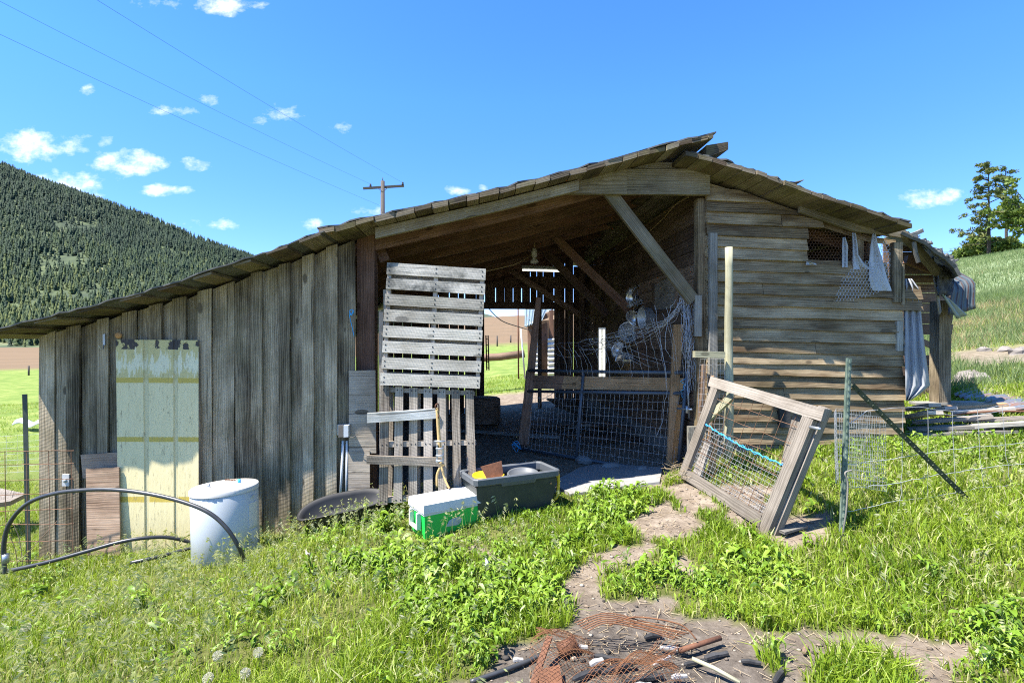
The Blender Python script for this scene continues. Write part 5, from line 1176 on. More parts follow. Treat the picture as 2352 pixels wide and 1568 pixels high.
build(lambda b: b.slab([lerp4(FQ, .10, .60)-fn_*.03, lerp4(FQ, .17, .60)-fn_*.03, lerp4(FQ, .20, .98)-fn_*.03, lerp4(FQ, .10, .98)-fn_*.03], .03, fn_), 'corner_brace', M['grey'], rt)
build(lambda b: b.slab([lerp4(FQ, .72, .93)-fn_*.03, lerp4(FQ, .92, .78)-fn_*.03, lerp4(FQ, .92, .97)-fn_*.03, lerp4(FQ, .80, .98)-fn_*.03], .03, fn_), 'corner_brace', M['grey'], rt)
iq = [lerp4(FQ, .05, .06)-fn_*.012, lerp4(FQ, .95, .06)-fn_*.012, lerp4(FQ, .95, .97)-fn_*.012, lerp4(FQ, .05, .97)-fn_*.012]
build(lambda b: wgrid(b, iq, [k/9 for k in range(1, 9)], [k/7 for k in range(1, 7)], .0024, .006), 'coarse_mesh', M['rustwire'], rt)
lq = [lerp4(iq, 0, .42), lerp4(iq, 1, .47), iq[2], iq[3]]
build(lambda b: wgrid(b, lq, [k/26 for k in range(1, 26)], [k/13 for k in range(1, 13)], .0014, .004), 'fine_mesh', M['wire'], rt)
build(lambda b: b.tube([TR0-e1*.0+e2*.16+fn_*.02, TR0+e1*.07+e2*.15+fn_*.03, TR0+e1*.085+e2*.15+fn_*.02], .012, 8), 'latch_bolt', M['galv'], rt)
RQ = [lerp4(iq, -.02, .41)+fn_*.02, lerp4(iq, 1.02, .47)+fn_*.02]
def rope(b):
    b.tube([RQ[0].lerp(RQ[1], k/60)+V((0, random.uniform(-.006, .006), random.uniform(-.006, .006)-.03*math.sin(k/60*3.14))) for k in range(61)], .0045, 5)
    b.tube([RQ[0].lerp(RQ[1], k/60)+V((random.uniform(-.004, .004), .01*math.sin(k*1.7), .013*math.sin(k*1.25)-.03*math.sin(k/60*3.14))) for k in range(61)], .003, 4)
    b.tube([RQ[1]+V((random.uniform(-.02, .02), random.uniform(-.01, .02), -.06*random.random())) for k in range(26)], .004, 5)
one('twine', rope, 'blue', 'blue twine lacing across the middle of the leaning wire frame', 'twine', 'blue twine')
c = hit(1812, 1226); one('board', lambda b: b.beam(c+V((-.09, -.03, .03)), c+V((.13, .05, .05)), .10, .018), 'old', 'short board scrap on the soil by the foot of the leaning frame', 'board')
# twigs at the gate corner
def twigs(b):
    for k in range(70):
        p = hit(random.uniform(1535, 1600), random.uniform(1085, 1115))+V((0, 0, random.uniform(0, .14))); a = random.uniform(0, 6.28); l_ = random.uniform(.08, .22)
        b.tube([p, p+V((math.cos(a)*l_*.5, math.sin(a)*l_*.3, .03*random.uniform(-1, 1))), p+V((math.cos(a)*l_, math.sin(a)*l_*.5, random.uniform(-.05, .06)))], .0022, 3, cap=False)
one('dry_twigs', twigs, 'straw', 'heap of dry brown twigs at the corner between gate and frame', 'twigs')
bpy.data.objects['dry_twigs']['kind'] = 'stuff'
# posts and boards by the corner of the clapboards
one('peeled_pole', lambda b: b.tube([W(1674+math.sin(k)*.8, 568+k*44, 5.0) for k in range(12)], .04, 12, rads=[.036+.0007*k for k in range(12)]), 'peeled', 'pale peeled round pole standing before the clapboard wall', 'pole')
one('timber_block', lambda b: b.slab([W(1597, 806, 4.9), W(1666, 808, 4.9), W(1666, 822, 4.9), W(1597, 821, 4.9)], .06), 'peeled', 'short tan timber block fixed sideways to the peeled pole', 'timber')
one('stake', lambda b: b.slab([W(1583, 980, 5.3), W(1604, 980, 5.3), W(1604, 1110, 5.3), W(1584, 1110, 5.3)], .06), 'old', 'squat grey post stub at the clapboard wall corner beside the gate', 'post', 'stubs by the corner')
one('bark_slab', lambda b: b.beam(W(1617, 838, 5.2), W(1606, 1000, 5.25), .03, .05, seg=5, jit=.006, up=(0, -1, 0)), 'log', 'thin split of bark wood behind the welded mesh at the corner', 'stick', 'sticks by the corner')
one('bark_slab', lambda b: b.beam(W(1637, 862, 5.2), W(1628, 1010, 5.25), .025, .03, seg=4, jit=.006, up=(0, -1, 0)), 'fresh', 'thin light stick behind the welded mesh near the peeled pole', 'stick', 'sticks by the corner')
one('board', lambda b: b.slab([W(1640, 1010, 4.95), W(1650, 1006, 4.95), W(1640, 1120, 4.95), W(1620, 1120, 4.95)], .02), 'orange', 'orange stick leaning inside the leaning wire frame', 'stick', 'sticks by the corner')
one('welded_mesh', lambda b: wgrid(b, [W(1608, 824, 5.0), W(1664, 824, 5.0), W(1660, 1040, 5.0), W(1600, 1040, 5.0)], [k/6 for k in range(7)], [k/16 for k in range(17)], .0016, .004), 'wire', 'strip of square welded mesh between corner and peeled pole', 'wire mesh')
# torn chicken wire and curtains in the window
def hexnet(b, poly, wfun, pitch, rad):
    a = pitch/math.sqrt(3); xs_ = [p[0] for p in poly]; ys_ = [p[1] for p in poly]; seen = set()
    for i in range(int((max(xs_)-min(xs_))/pitch)+3):
        for j in range(int((max(ys_)-min(ys_))/(a*1.5))+3):
            cx_ = min(xs_)+pitch*(i+.5*(j % 2)); cy_ = min(ys_)+a*1.5*j
            vs = [(cx_+pitch/2*sx, cy_+a*sy) for sx, sy in ((0, -1), (1, -.5), (1, .5), (0, 1))]
            for p, q_ in zip(vs[:-1], vs[1:]):
                m_ = np.array([(p[0]+q_[0])/2]), np.array([(p[1]+q_[1])/2])
                if inpoly(m_[0], m_[1], poly)[0]: b.tube([bw(*p, wfun(*p)), bw(*q_, wfun(*q_))], rad, 3, cap=False)
bulge = lambda x, y: -.07-.10*max(0, (y-600)/95)-.02*math.sin(x*.09)
rt = thing('chicken_wire', bw(1950, 690, -.1), 'torn chicken wire curtain hanging out of the window opening', 'chicken wire')
build(lambda b: hexnet(b, [(1915, 693), (1924, 668), (1934, 640), (1956, 618), (1982, 604), (2002, 590), (2018, 572), (2032, 550), (2041, 560), (2046, 590), (2044, 625), (2043, 655), (2036, 662), (2008, 676), (1965, 688)], bulge, 7.6, .0021), 'torn_netting', M['wire'], rt)
build(lambda b: hexnet(b, [(1854, 530), (2040, 530), (2030, 550), (1990, 598), (1955, 617), (1935, 612), (1854, 604)], lambda x, y: -.03, 7.6, .0011), 'stretched_netting', M['rustwire'], rt)
def wav(b, rows, w):
    b.grid([[bw(x, y, w-.02*math.sin(k*1.9)+random.uniform(-.006, .006)) for k, (x, y) in enumerate(zip(np.linspace(x0, x1, 6), [y_]*6))] for (x0, x1, y_) in rows], sm=True)
one('plastic_strip', lambda b: wav(b, [(1935, 1942, 545), (1934, 1948, 565), (1934, 1947, 590), (1934, 1947, 614)], -.035), 'cloth', 'narrow torn white plastic strip left of the window post', 'plastic strip', 'torn plastic in the window')
one('plastic_strip', lambda b: wav(b, [(1957, 1966, 535), (1958, 1970, 560), (1958, 1972, 585), (1958, 1984, 604), (1960, 2002, 618)], -.02), 'cloth', 'torn white plastic strip widening right of the window post', 'plastic strip', 'torn plastic in the window')
one('plastic_strip', lambda b: wav(b, [(2005, 2011, 532), (2000, 2016, 560), (1996, 2028, 600), (1996, 2038, 640), (2000, 2046, 660), (2006, 2048, 668)], -.045), 'cloth', 'broad white plastic sheet hanging in the window behind chicken wire', 'plastic strip', 'torn plastic in the window')
one('plastic_scrap', lambda b: wav(b, [(1852, 1858, 601), (1851, 1874, 605), (1851, 1876, 608)], -.04), 'cloth', 'white plastic scrap caught at the lower left window corner', 'plastic scrap')
one('vent_hood', lambda b: b.slab([bw(1790, 935, -.06), bw(1815, 937, -.06), bw(1817, 982, -.06), bw(1793, 982, -.06)], .05), 'char', 'dark box vent low on the clapboard wall behind the frame', 'vent')
# T posts, fence and mesh roll at the right
def tpost(rt, a, b_, mat_, roll):
    d = (b_-a).normalized(); s_ = d.cross(V((math.sin(roll), -math.cos(roll), 0))).normalized(); f = s_.cross(d)
    def flange(b): b.beam(a, b_, .036, .006, up=f, seg=6, jit=.0012, r=.5)
    def web(b): b.beam(a+f*-.018, b_+f*-.018, .006, .03, up=f, seg=1)
    build(flange, 'flange', M[mat_], rt); build(web, 'web', M[mat_], rt)
    def studs(b):
        n_ = int((b_-a).length/.052)
        for k in range(n_): b.box(a.lerp(b_, (k+.5)/n_)+f*.006, .011, .011, .026, frame3(s_, f, d))
    if mat_ == 'tee' or roll < 0: build(studs, 'studs', M[mat_], rt)
A, B_ = W(1951, 822, 3.88), W(1934, 1240, 3.82); rt = root('steel_post', [A, B_], 'mossy pale green steel T post standing beside the leaning frame', 'post', 'steel fence posts'); tpost(rt, A, B_, 'tee', .1)
A, B_ = W(1958, 884, 3.95), W(2222, 1146, 4.05); rt = root('steel_post', [A, B_], 'dark steel T post bracing the mossy green post at a slant', 'post', 'steel fence posts'); tpost(rt, A, B_, 'teedark', -.5)
one('rope', lambda b: b.tube(spline([W(1956, 1080, 3.78), W(1941, 1086, 3.76), W(1947, 1110, 3.76), W(1944, 1170, 3.76), W(1938, 1212, 3.78), W(1934, 1240, 3.8)], 7), .006, 8), 'rope', 'grey rope tied to the mossy green steel post and hanging down', 'rope')
def roll(b):
    Q = [W(1916, 948, 4.0), W(2034, 958, 4.15), W(2036, 1128, 4.15), W(1920, 1110, 4.0)]
    wgrid(b, Q, [k/22 for k in range(23)], [k/17 for k in range(18)], .0015, .003)
    Q2 = [W(1921, 938, 4.2), W(2000, 945, 4.28), W(2008, 1105, 4.28), W(1925, 1095, 4.2)]
    wgrid(b, Q2, [k/14 for k in range(15)], [k/16 for k in range(17)], .0014, .003)
    Q3 = [W(1916, 948, 4.0), W(1921, 938, 4.2), W(1925, 1095, 4.2), W(1920, 1110, 4.0)]
    wgrid(b, Q3, [k/8 for k in range(9)], [k/17 for k in range(18)], .0014, .002)
one('mesh_roll', roll, 'wire', 'folded square wire mesh hung on the mossy steel post', 'wire mesh')
def fpt(x, k): # fence line: x along the photo, k = wire number
    tops = [(1948, 975), (1990, 942), (2100, 934), (2190, 944), (2270, 938), (2352, 920), (2440, 905)]
    mids = {1: [(1948, 1066), (2060, 1052), (2200, 1030), (2352, 1017), (2440, 1010)], 2: [(1948, 1120), (2060, 1110), (2140, 1092), (2280, 1072), (2352, 1066), (2440, 1060)], 3: [(1948, 1175), (2060, 1150), (2130, 1143), (2250, 1120), (2352, 1110), (2440, 1100)], 4: [(1948, 1210), (2050, 1200), (2200, 1172), (2352, 1155), (2440, 1146)], 0: tops}
    p = mids[k]; return float(np.interp(x, [a for a, _ in p], [c for _, c in p]))
rt = thing('wire_fence', W(2150, 1180, 4.3), 'sagging square wire fence running right from the mossy steel post', 'fence')
dep = lambda x: 3.9+(x-1948)/500*.5
def lines(b):
    for k in range(5):
        xs_ = np.linspace(1946, 2440, 34); b.tube([W(x, fpt(x, k)+random.uniform(-1.6, 1.6), dep(x)) for x in xs_], .0023, 4, cap=False)
    b.tube(spline([W(2130, 945, 4.1), W(2215, 955, 4.15), W(2290, 945, 4.2), W(2352, 930, 4.3), W(2440, 915, 4.4)], 6), .002, 4, cap=False)
build(lines, 'line_wires', M['wire'], rt)
def stays(b):
    for k, x in enumerate(range(2074, 2440, 57)):
        for a in range(4):
            sx = x+a*5*(k-1)*.5; y0, y1 = fpt(sx, a), fpt(sx, a+1); b.tube([W(sx, y0, dep(sx)), W(sx+1+random.uniform(-2, 2), (y0+y1)/2, dep(sx)), W(sx+2.5*(k-1), y1, dep(sx))], .0017, 4, cap=False)
build(stays, 'stay_wires', M['wire'], rt)
# lean-to: hanging sheets, tarp
def corr(b, q, nr, amp, n_=48, m_=8, bend=None):
    nn = nrm(q); rows = []; uvs = []
    for j in range(m_+1):
        t = j/m_; rows.append([lerp4(q, i/n_, t)+nn*(amp*math.sin(i/n_*nr*2*math.pi))+(bend(i/n_, t) if bend else V()) for i in range(n_+1)])
        uvs += [(i/n_, t) for i in range(n_+1)]
    b.grid(rows, uvs=uvs)
HQ = [W(2186, 624, 6.2), W(2232, 620, 6.3), W(2245, 711, 6.15), W(2180, 724, 6.05)]
m, nt, bs = new_mat('ribbed_steel'); uv = uvn(nt); p = objc(nt); fr = mth(nt, 'FRACT', mth(nt, 'MULTIPLY', N(nt, 'SeparateXYZ', {0: uv}).outputs[0], 4.5))
ln_ = mth(nt, 'MULTIPLY', mth(nt, 'LESS_THAN', fr, .17), ramp(nt, noise(nt, p, 14, 3), [(.35, .3), (.55, 1.0)]))
nt.links.new(mixc(nt, ln_, mixc(nt, noise(nt, p, 9, 6, .7), (.05, .065, .07), (.11, .135, .14)), (.06, .03, .02)), bs.inputs['Base Color']); bs.inputs['Roughness'].default_value = .55; bs.inputs['Metallic'].default_value = .2; M['ribbed'] = m
one('corrugated_sheet', lambda b: corr(b, HQ, 4.5, .008, bend=lambda s, t: V((0, (.2*(1-t/.27) if t < .27 else -.02*math.sin(t*5)), -.012*math.sin(s*5)))), 'ribbed', 'bent blue grey corrugated sheet hanging off the lean-to end', 'metal sheet', 'loose corrugated sheets', solid=.003)
CQ = [W(2150, 608, 5.8), W(2200, 612, 6.2), W(2178, 680, 6.1), W(2158, 676, 5.8)]
one('corrugated_sheet', lambda b: corr(b, CQ, 3, .03, bend=lambda s, t: V((0, random.uniform(-.03, .03), random.uniform(-.012, .012)))), 'roofing', 'crumpled dark steel sheet folded under the lean-to roof edge', 'metal sheet', 'loose corrugated sheets', solid=.003)
one('corrugated_sheet', lambda b: corr(b, [W(2160, 672, 5.9), W(2180, 690, 5.95), W(2221, 724, 6.0), W(2197, 732, 5.95)], 1.5, .02, n_=16), 'corr', 'narrow triangular tail of steel pointing down below the bent sheet', 'metal sheet', 'loose corrugated sheets', solid=.003)
def tarpf(b):
    rows = []
    for (x0, x1, y, w) in ((2077, 2094, 640, .0), (2076, 2112, 664, .02), (2076, 2114, 700, .02), (2076, 2118, 745, .0), (2077, 2124, 800, -.03), (2079, 2131, 850, -.05), (2080, 2136, 885, -.06), (2081, 2112, 905, -.05), (2081, 2090, 920, -.05)):
        rows.append([bw(x0+(x1-x0)*k/11, y, w+.035*math.sin(k*1.5+y*.012)+random.uniform(-.004, .004)) for k in range(12)])
    b.grid(rows)
one('hanging_tarp', tarpf, 'tarp', 'faded grey tarp hanging at the right end of the clapboard wall', 'tarp', solid=.004)
# lumber pile
def plank(p0, p1, d0, d1, wd_, th_, mat_, lab, k=0): one('loose_board', lambda b: b.beam(W(*p0, d0), W(*p1, d1), wd_, th_, seg=3, jit=.004), mat_, lab, 'board', 'boards in the lumber pile')
gen_ = 'old grey board lying in the lumber pile beyond the wall corner'
plank((2085, 985), (2352, 975), 5.75, 5.3, .16, .035, 'old', 'lowest long grey board along the front of the lumber pile')
plank((2095, 970), (2280, 955), 5.9, 5.5, .14, .035, 'grey', 'pale board angled up at the middle front of the lumber pile')
plank((2085, 958), (2150, 948), 5.9, 5.45, .15, .04, 'palletwarm', 'short board with its cut end facing out, left in the lumber pile')
plank((2080, 940), (2148, 930), 6.0, 5.6, .14, .04, 'palletwarm', 'top short brown board with cut end at left of the lumber pile')
plank((2120, 950), (2185, 936), 6.1, 5.7, .14, .04, 'old', gen_)
plank((2180, 936), (2310, 930), 6.0, 5.8, .13, .045, 'fresh', 'warm brown board on top at the middle of the lumber pile')
plank((2185, 946), (2330, 939), 5.9, 5.6, .10, .04, 'palletwarm', gen_)
plank((2210, 965), (2440, 955), 5.7, 5.2, .15, .03, 'grey', 'pale plank running out of the right side of the lumber pile')
plank((2230, 978), (2440, 968), 5.5, 5.1, .16, .03, 'old', gen_)
plank((2084, 998), (2330, 990), 5.6, 5.3, .13, .03, 'old', gen_)
plank((2095, 926), (2250, 924), 6.5, 6.3, .2, .03, 'old', gen_)
one('angle_iron', lambda b: b.tube(spline([W(2170, 955, 5.6), W(2250, 946, 5.5), W(2330, 944, 5.4), W(2440, 945, 5.3)], 5), .012, 4), 'rust', 'rusty perforated strip lying over the lumber pile', 'metal strip')
MQ = [W(2188, 905, 7.4), W(2270, 886, 8.0), W(2420, 938, 6.0), W(2300, 948, 6.0)]
one('corrugated_sheet', lambda b: corr(b, [MQ[0], MQ[3], MQ[2], MQ[1]], 9, .014, n_=70, bend=lambda s, t: V((0, 0, .03*math.sin(t*3)))), 'corrrust', 'rusty corrugated sheet lying on top of the lumber pile', 'metal sheet', 'loose corrugated sheets', solid=.003)
# rocks
def rock(c, s_, lab, k):
    def fn(b):
        n_ = 9; rows = []
        rr = [[random.uniform(.75, 1.2) for _ in range(n_)] for _ in range(5)]
        for i, (f, h) in enumerate(((1.0, -.35), (1.0, .0), (.82, .35), (.45, .58), (.05, .65))): rows.append([c+V((math.cos(a)*f*s_*rr[i][j % n_]*1.25, math.sin(a)*f*s_*rr[i][j % n_]*.9, h*s_*rr[i][j % n_])) for j, a in enumerate(np.linspace(0, 2*math.pi, n_+1))])
        b.grid(rows, sm=False)
    one('rock', fn, 'rock', lab, 'rock', 'rocks on the hillside')
for k, (x, y, s_, lab) in enumerate(((2232, 880, .33, 'tan boulder half buried behind the rusty corrugated sheet'), (2262, 806, .14, 'pale rock in the bare strip of the hillside'), (2310, 804, .13, 'small rock right of the middle in the bare hillside strip'), (2345, 812, .2, 'broad rock at the right end of the bare hillside strip'), (2306, 846, .12, 'flat pale rock where hillside grass begins again'))): rock(hit(x, y), s_, lab, k)
# ------------------------------------------------------------------ left corner
rt = thing('cattle_panel', W(80, 1290, 4.5), 'rusty square wire cattle panel standing at the left barn corner', 'wire panel')
def cpan(b):
    ys_ = [(1038, 1034), (1069, 1063), (1106, 1098), (1139, 1130), (1176, 1167), (1206, 1202), (1246, 1240), (1290, 1284)]
    for (ya, yb) in ys_: b.tube([W(x, ya+(yb-ya)*(x+60)/230+random.uniform(-1, 1), 4.42+.0005*x) for x in np.linspace(-70, 170, 12)], .0032, 5, cap=False)
    for x in (-42, 13, 63, 114, 166): b.tube([W(x+(k/7-.5)*4+random.uniform(-.5, .5), 1035+k*37, 4.42+.0005*x) for k in range(8)], .0032, 5, cap=False)
build(cpan, 'welded_wires', M['rustwire'], rt)
A, B_ = W(57, 905, 4.62), W(66, 1310, 4.55); rt = root('steel_post', [A, B_], 'thin dark steel post behind the rusty cattle panel', 'post', 'steel fence posts'); tpost(rt, A, B_, 'teedark', .3)
one('dead_stalk', lambda b: [b.tube(spline([W(30, 1300, 4.3), W(70, 1262, 4.3), W(132, 1195, 4.3)], 5), .003, 4), b.tube(spline([W(40, 1300, 4.35), W(35, 1262, 4.35), W(22, 1230, 4.35)], 5), .0025, 4), b.tube(spline([W(52, 1300, 4.35), W(45, 1240, 4.35), W(30, 1200, 4.35)], 5), .0025, 4)], 'log', 'dead brown stalks leaning on the cattle panel', 'stalks')
def fieldfence(b):
    for k in range(7): b.tube([W(x, 1002+k*14-(x*.06), 8.5) for x in np.linspace(-120, 95, 6)], .0022, 3, cap=False)
    for x in range(-115, 96, 26): b.tube([W(x, 1000-(x*.06), 8.5), W(x, 1090-(x*.06), 8.5)], .0018, 3, cap=False)
one('wire_fence', fieldfence, 'wire', 'faint wire fence crossing the green field left of the barn', 'fence')
c = hit(62, 992)
def tubf(b):
    rows = []
    for k in range(13):
        f = k/12; rows.append([c+V((-.42+.95*f, .05*math.sin(f*7)+a*.28, .05+.24*math.sin(min(a+.25, 1)*2.2)+.06*math.sin(f*9+a))) for a in np.linspace(0, 1, 7)])
    b.grid(rows)
one('bent_sheet', tubf, 'corrwhite', 'pale bent metal sheet lying in the green field', 'metal sheet', solid=.01)
one('plank', lambda b: b.slab([W(-20, 1116, 6.5), W(60, 1133, 6.5), W(24, 1150, 5.6), W(-40, 1160, 5.4)], .05, GN), 'grey', 'grey plank end lying flat in grass behind the cattle panel', 'plank')
for (x, y0, y1, lab) in ((66, 840, 862, 'dark fence post at the edge of the plowed field, left of the barn'), (1142, 771, 796, 'tall fence post at the field edge seen through the barn'), (1173, 770, 788, 'slim fence post at the field edge beside the shed')):
    d = hit(x, y1).y; h_ = (y1-y0)/F*d; g = hit(x, y1); one('fence_post', lambda b: b.tube([g+V((0, 0, -.2)), g+V((0, 0, h_))], .006*d/4, 6), 'polewood', lab, 'post', 'fence posts at the field edge')
# ------------------------------------------------------------------ behind the barn
one('rail_log', lambda b: b.tube([W(1060, 832, 15), W(1116, 821, 15), W(1150, 819, 15), W(1205, 812, 15)], .11, 8), 'log', 'rough log rail behind the barn before the green field', 'rail')
rt = thing('shed', W(1245, 885, 15.2), 'small shed of corrugated metal and posts seen through the barn', 'shed')
build(lambda b: corr(b, [W(1206, 707, 15.8), W(1262, 700, 15.8), W(1245, 735, 14.8), W(1205, 752, 14.8)], 7, .03), 'roof', M['corr'], rt, solid=.01)
for q in ([(1212, 735), (1222, 733), (1226, 868), (1214, 868)], [(1244, 745), (1258, 740), (1258, 870), (1244, 870)], [(1262, 712), (1270, 710), (1272, 800), (1262, 800)], [(1275, 710), (1284, 708), (1286, 800), (1276, 800)]): build(lambda b: b.slab([W(*p, 15.1) for p in q], .15), 'post', M['rafter'], rt)
for q in ([(1222, 780), (1244, 778), (1244, 864), (1222, 866)], [(1258, 778), (1290, 776), (1290, 864), (1258, 866)]): build(lambda b: corr(b, [W(q[0][0], q[0][1], 15.0), W(q[3][0], q[3][1], 15.0), W(q[2][0], q[2][1], 15.0), W(q[1][0], q[1][1], 15.0)], 8, .03, n_=64), 'wall_sheet', M['corrwhite'], rt, solid=.01)
build(lambda b: b.slab([W(1208, 740, 15.3), W(1300, 700, 15.3), W(1300, 712, 15.3), W(1208, 752, 15.3)], .08), 'rafter', M['log'], rt)
build(lambda b: b.slab([W(1215, 740, 16.2), W(1300, 730, 16.2), W(1300, 870, 16.2), W(1215, 870, 16.2)], .05), 'back_wall', M['inner'], rt)
one('rusty_rod', lambda b: b.tube([W(1190, 708, 13.5), W(1191, 870, 13.5)], .02, 6), 'rust', 'thin rusty rod standing behind the barn left of the shed', 'rod')
one('cable', lambda b: b.tube(spline([W(1115, 700, 11.5), W(1150, 735, 12), W(1190, 750, 13), W(1225, 760, 14.5)], 6), .012, 5), 'cable', 'dark cable sagging from the back door to the shed', 'cable', 'cables in the barn')
one('pipe_pole', lambda b: b.tube([W(1196, 755, 13.8), W(1206, 870, 13.8)], .022, 6), 'pvc', 'pale pole leaning behind the barn beside the rusty rod', 'pole')
def ladder(b):
    for x in (1116, 1121): b.tube([W(x, 770, 11.0), W(x+2, 850, 11.0)], .015, 5)
    for k in range(6): b.tube([W(1116, 778+k*13, 11.0), W(1123, 780+k*13, 11.0)], .01, 4)
one('iron_rack', ladder, 'rust', 'narrow rusty ladder rack at the left jamb of the back door', 'rack')
one('stump', lambda b: b.lathe([(.33, 0), (.30, .06), (.29, .42), (.25, .44), (0, .43)], Matrix.Translation(W(1112, 968, 9.2)), 14), 'log', 'dark stump on the barn floor left of the back doorway', 'stump')
def debris(x, y, d, l_, wd_, a, mat_, lab, tl=.1): 
    c = W(x, y, d); c.z = gz(c.x, c.y)+.05+tl*.5
    one('scrap_board', lambda b: b.beam(c-V((math.cos(a), math.sin(a), -tl))*l_/2, c+V((math.cos(a), math.sin(a), -tl))*l_/2, wd_, .03), mat_, lab, 'board', 'scrap boards on the barn floor')
gd = 'dark scrap board on the barn floor behind the wire gate'
for a in ((1300, 925, 9.6, 1.0, .2, .9, 'grey', 'pale scrap board leaning on the floor below the back shed', .4), (1290, 965, 8.6, 1.2, .15, .2, 'inner', gd, .05), (1330, 975, 8.3, .9, .12, -.4, 'old', 'grey scrap board lying across the barn floor behind the gate', .12), (1370, 990, 7.9, .7, .2, 1.2, 'inner', gd, .2), (1320, 1000, 7.6, .5, .18, 2.0, 'old', 'short grey scrap board tilted near the gate middle upright', .3), (1420, 1010, 7.3, 1.1, .14, .1, 'inner', gd, .05), (1440, 985, 7.7, .8, .12, -.7, 'inner', gd, .15), (1150, 995, 7.9, 1.9, .12, -.35, 'old', 'long timber across the barn floor left of the gate', .0), (1250, 945, 9.0, .8, .2, .6, 'inner', gd, .1)): debris(*a)
# ------------------------------------------------------------------ utility pole and wires
PB = W(879, 700, 30); PB.z = gz(PB.x, PB.y); PT = W(879, 416, 30); rt = thing('utility_pole', PB, 'wooden utility pole with crossarm rising behind the barn roof', 'utility pole')
build(lambda b: b.tube([PB, PT], .14, 10, rads=[.17, .115]), 'pole', M['polewood'], rt)
ca = build(lambda b: b.beam(W(834, 433, 29.8), W(928, 427, 30.2), .09, .13), 'crossarm', M['polewood'], rt)
for (x0, y0) in ((866, 431), (892, 430)): build(lambda b: b.beam(W(x0, y0, 29.9), W(879, 441, 29.9), .03, .03), 'arm_brace', M['polewood'], ca)
for (x, y) in ((851, 428), (925, 424)): build(lambda b: b.lathe([(.03, -.06), (.06, -.02), (.07, .03), (.045, .06), (.06, .10), (.03, .15), (0, .16)], Matrix.Translation(W(x, y, 29.9)), 10), 'insulator', M['char'], ca)
build(lambda b: b.tube([PT, PT+V((0, 0, .2))], .025, 6), 'top_pin', M['char'], rt)
for (x0, y0, x1, y1, lab) in ((872, 472, 0, 56, 'lowest power line slanting from the utility pole to upper left'), (851, 423, 20, -8, 'middle power line from the left insulator to the top left'), (925, 420, 235, -14, 'upper power line from the right insulator to the picture top')):
    a = W(x0, y0, 29.9); dz = a.z-EYE; d1 = dz*F/(784-y1); e = W(x1, y1, d1); e = a+(e-a)*1.6
    one('power_line', lambda b: b.tube([a.lerp(e, k/24)-V((0, 0, 1.1*math.sin(k/24*math.pi)*.25)) for k in range(25)], .0042, 4, cap=False), 'cable', lab, 'power line', 'power lines', loc=a)
# ------------------------------------------------------------------ trees on the right hill
M['pine'] = leafm('pine_needles', [(0, (.06, .085, .025)), (.5, (.12, .15, .04)), (1, (.21, .22, .075))], .35, .6)
M['leaf'] = leafm('broad_leaves', [(0, (.07, .11, .02)), (.5, (.14, .20, .035)), (1, (.24, .29, .07))], .3, .5)
M['bark'] = plain('bark', (.16, .115, .09), .95, 0, .4, 8)
M['barkdark'] = plain('dark_bark', (.06, .045, .036), .95, 0, .4, 8)
def tree(x, ytop, ybase, d, spec, label, mats, name, group='trees on the hill'):
    g = W(x, ybase, d); z0 = gz(g.x, g.y); base = V((g.x, g.y, min(z0, g.z))); top = W(x, ytop, d); Ht = top.z-base.z; rt = thing(name, base, label, 'tree', group)
    tb_ = MB(); tb_.tube([base.lerp(top, k/8)+V((.12*math.sin(k*1.3), .1*math.cos(k), 0))*(k/8) for k in range(9)], .2, 8, rads=[max(.03, Ht*.018*(1-k/8.6)) for k in range(9)])
    cs = []
    for (t, ang, ln, rise, dens) in spec:
        st = base.lerp(top, t); d_ = V((math.cos(ang), math.sin(ang), rise)).normalized(); en = st+d_*ln+V((0, 0, -.06*ln)); mid = st.lerp(en, .5)+V((0, 0, .07*ln))
        tb_.tube([st, mid, en], .05, 5, rads=[.012*Ht*.4+.02, .03, .012])
        for k in range(dens):
            f = random.uniform(.45, 1.08); p = st.lerp(mid, f*2) if f < .5 else mid.lerp(en, (f-.5)*2); cs.append(p+V((random.gauss(0, .07*ln+.06), random.gauss(0, .07*ln+.06), random.gauss(.05, .05*ln+.04))))
    tb_.build('trunk', M[mats[0]], rt)
    cs = np.array([tuple(c) for c in cs]); per = 23; n_ = len(cs)*per; cc = np.repeat(cs, per, 0); off = rng.normal(0, 1, (n_, 3)); off *= (rng.random(n_)**.4*(.30 if mats[1] == 'pine' else .36)*np.repeat(rng.uniform(.6, 1.4, len(cs)), per)/np.linalg.norm(off, axis=1))[:, None]; off[:, 2] *= .7
    p = cc+off; d1 = rng.normal(0, 1, (n_, 3)); d1 /= np.linalg.norm(d1, axis=1)[:, None]; d2 = np.cross(d1, rng.normal(0, 1, (n_, 3))); d2 /= np.linalg.norm(d2, axis=1)[:, None]
    L2 = rng.uniform(.12, .24, n_)[:, None]; W2 = rng.uniform(.04, .08, n_)[:, None]*(1.9 if mats[1] == 'leaf' else 1)
    vs = np.stack([p-d1*L2, p+d2*W2, p+d1*L2, p-d2*W2], 1).reshape(-1, 3)-np.array(base)
    rn = np.clip(np.repeat(rng.normal(.5, .2, len(cs)), per)+rng.normal(0, .12, n_), 0, 1)
    o = rawmesh('crown', vs, np.arange(4*n_), np.full(n_, 4), np.repeat(rn, 4), M[mats[1]]); o.parent = rt; return rt
def pinespec(n_, lo, rmax, dens, bias=0):
    out = []
    for k in range(n_):
        t = lo+(1-lo)*(k+random.random()*.8)/n_; out.append((min(t, .99), random.uniform(0, 6.28) if random.random() > bias else random.uniform(2.2, 4.0), rmax*(1-.72*t)*random.uniform(.55, 1.15), random.uniform(-.05, .4), dens))
    return out
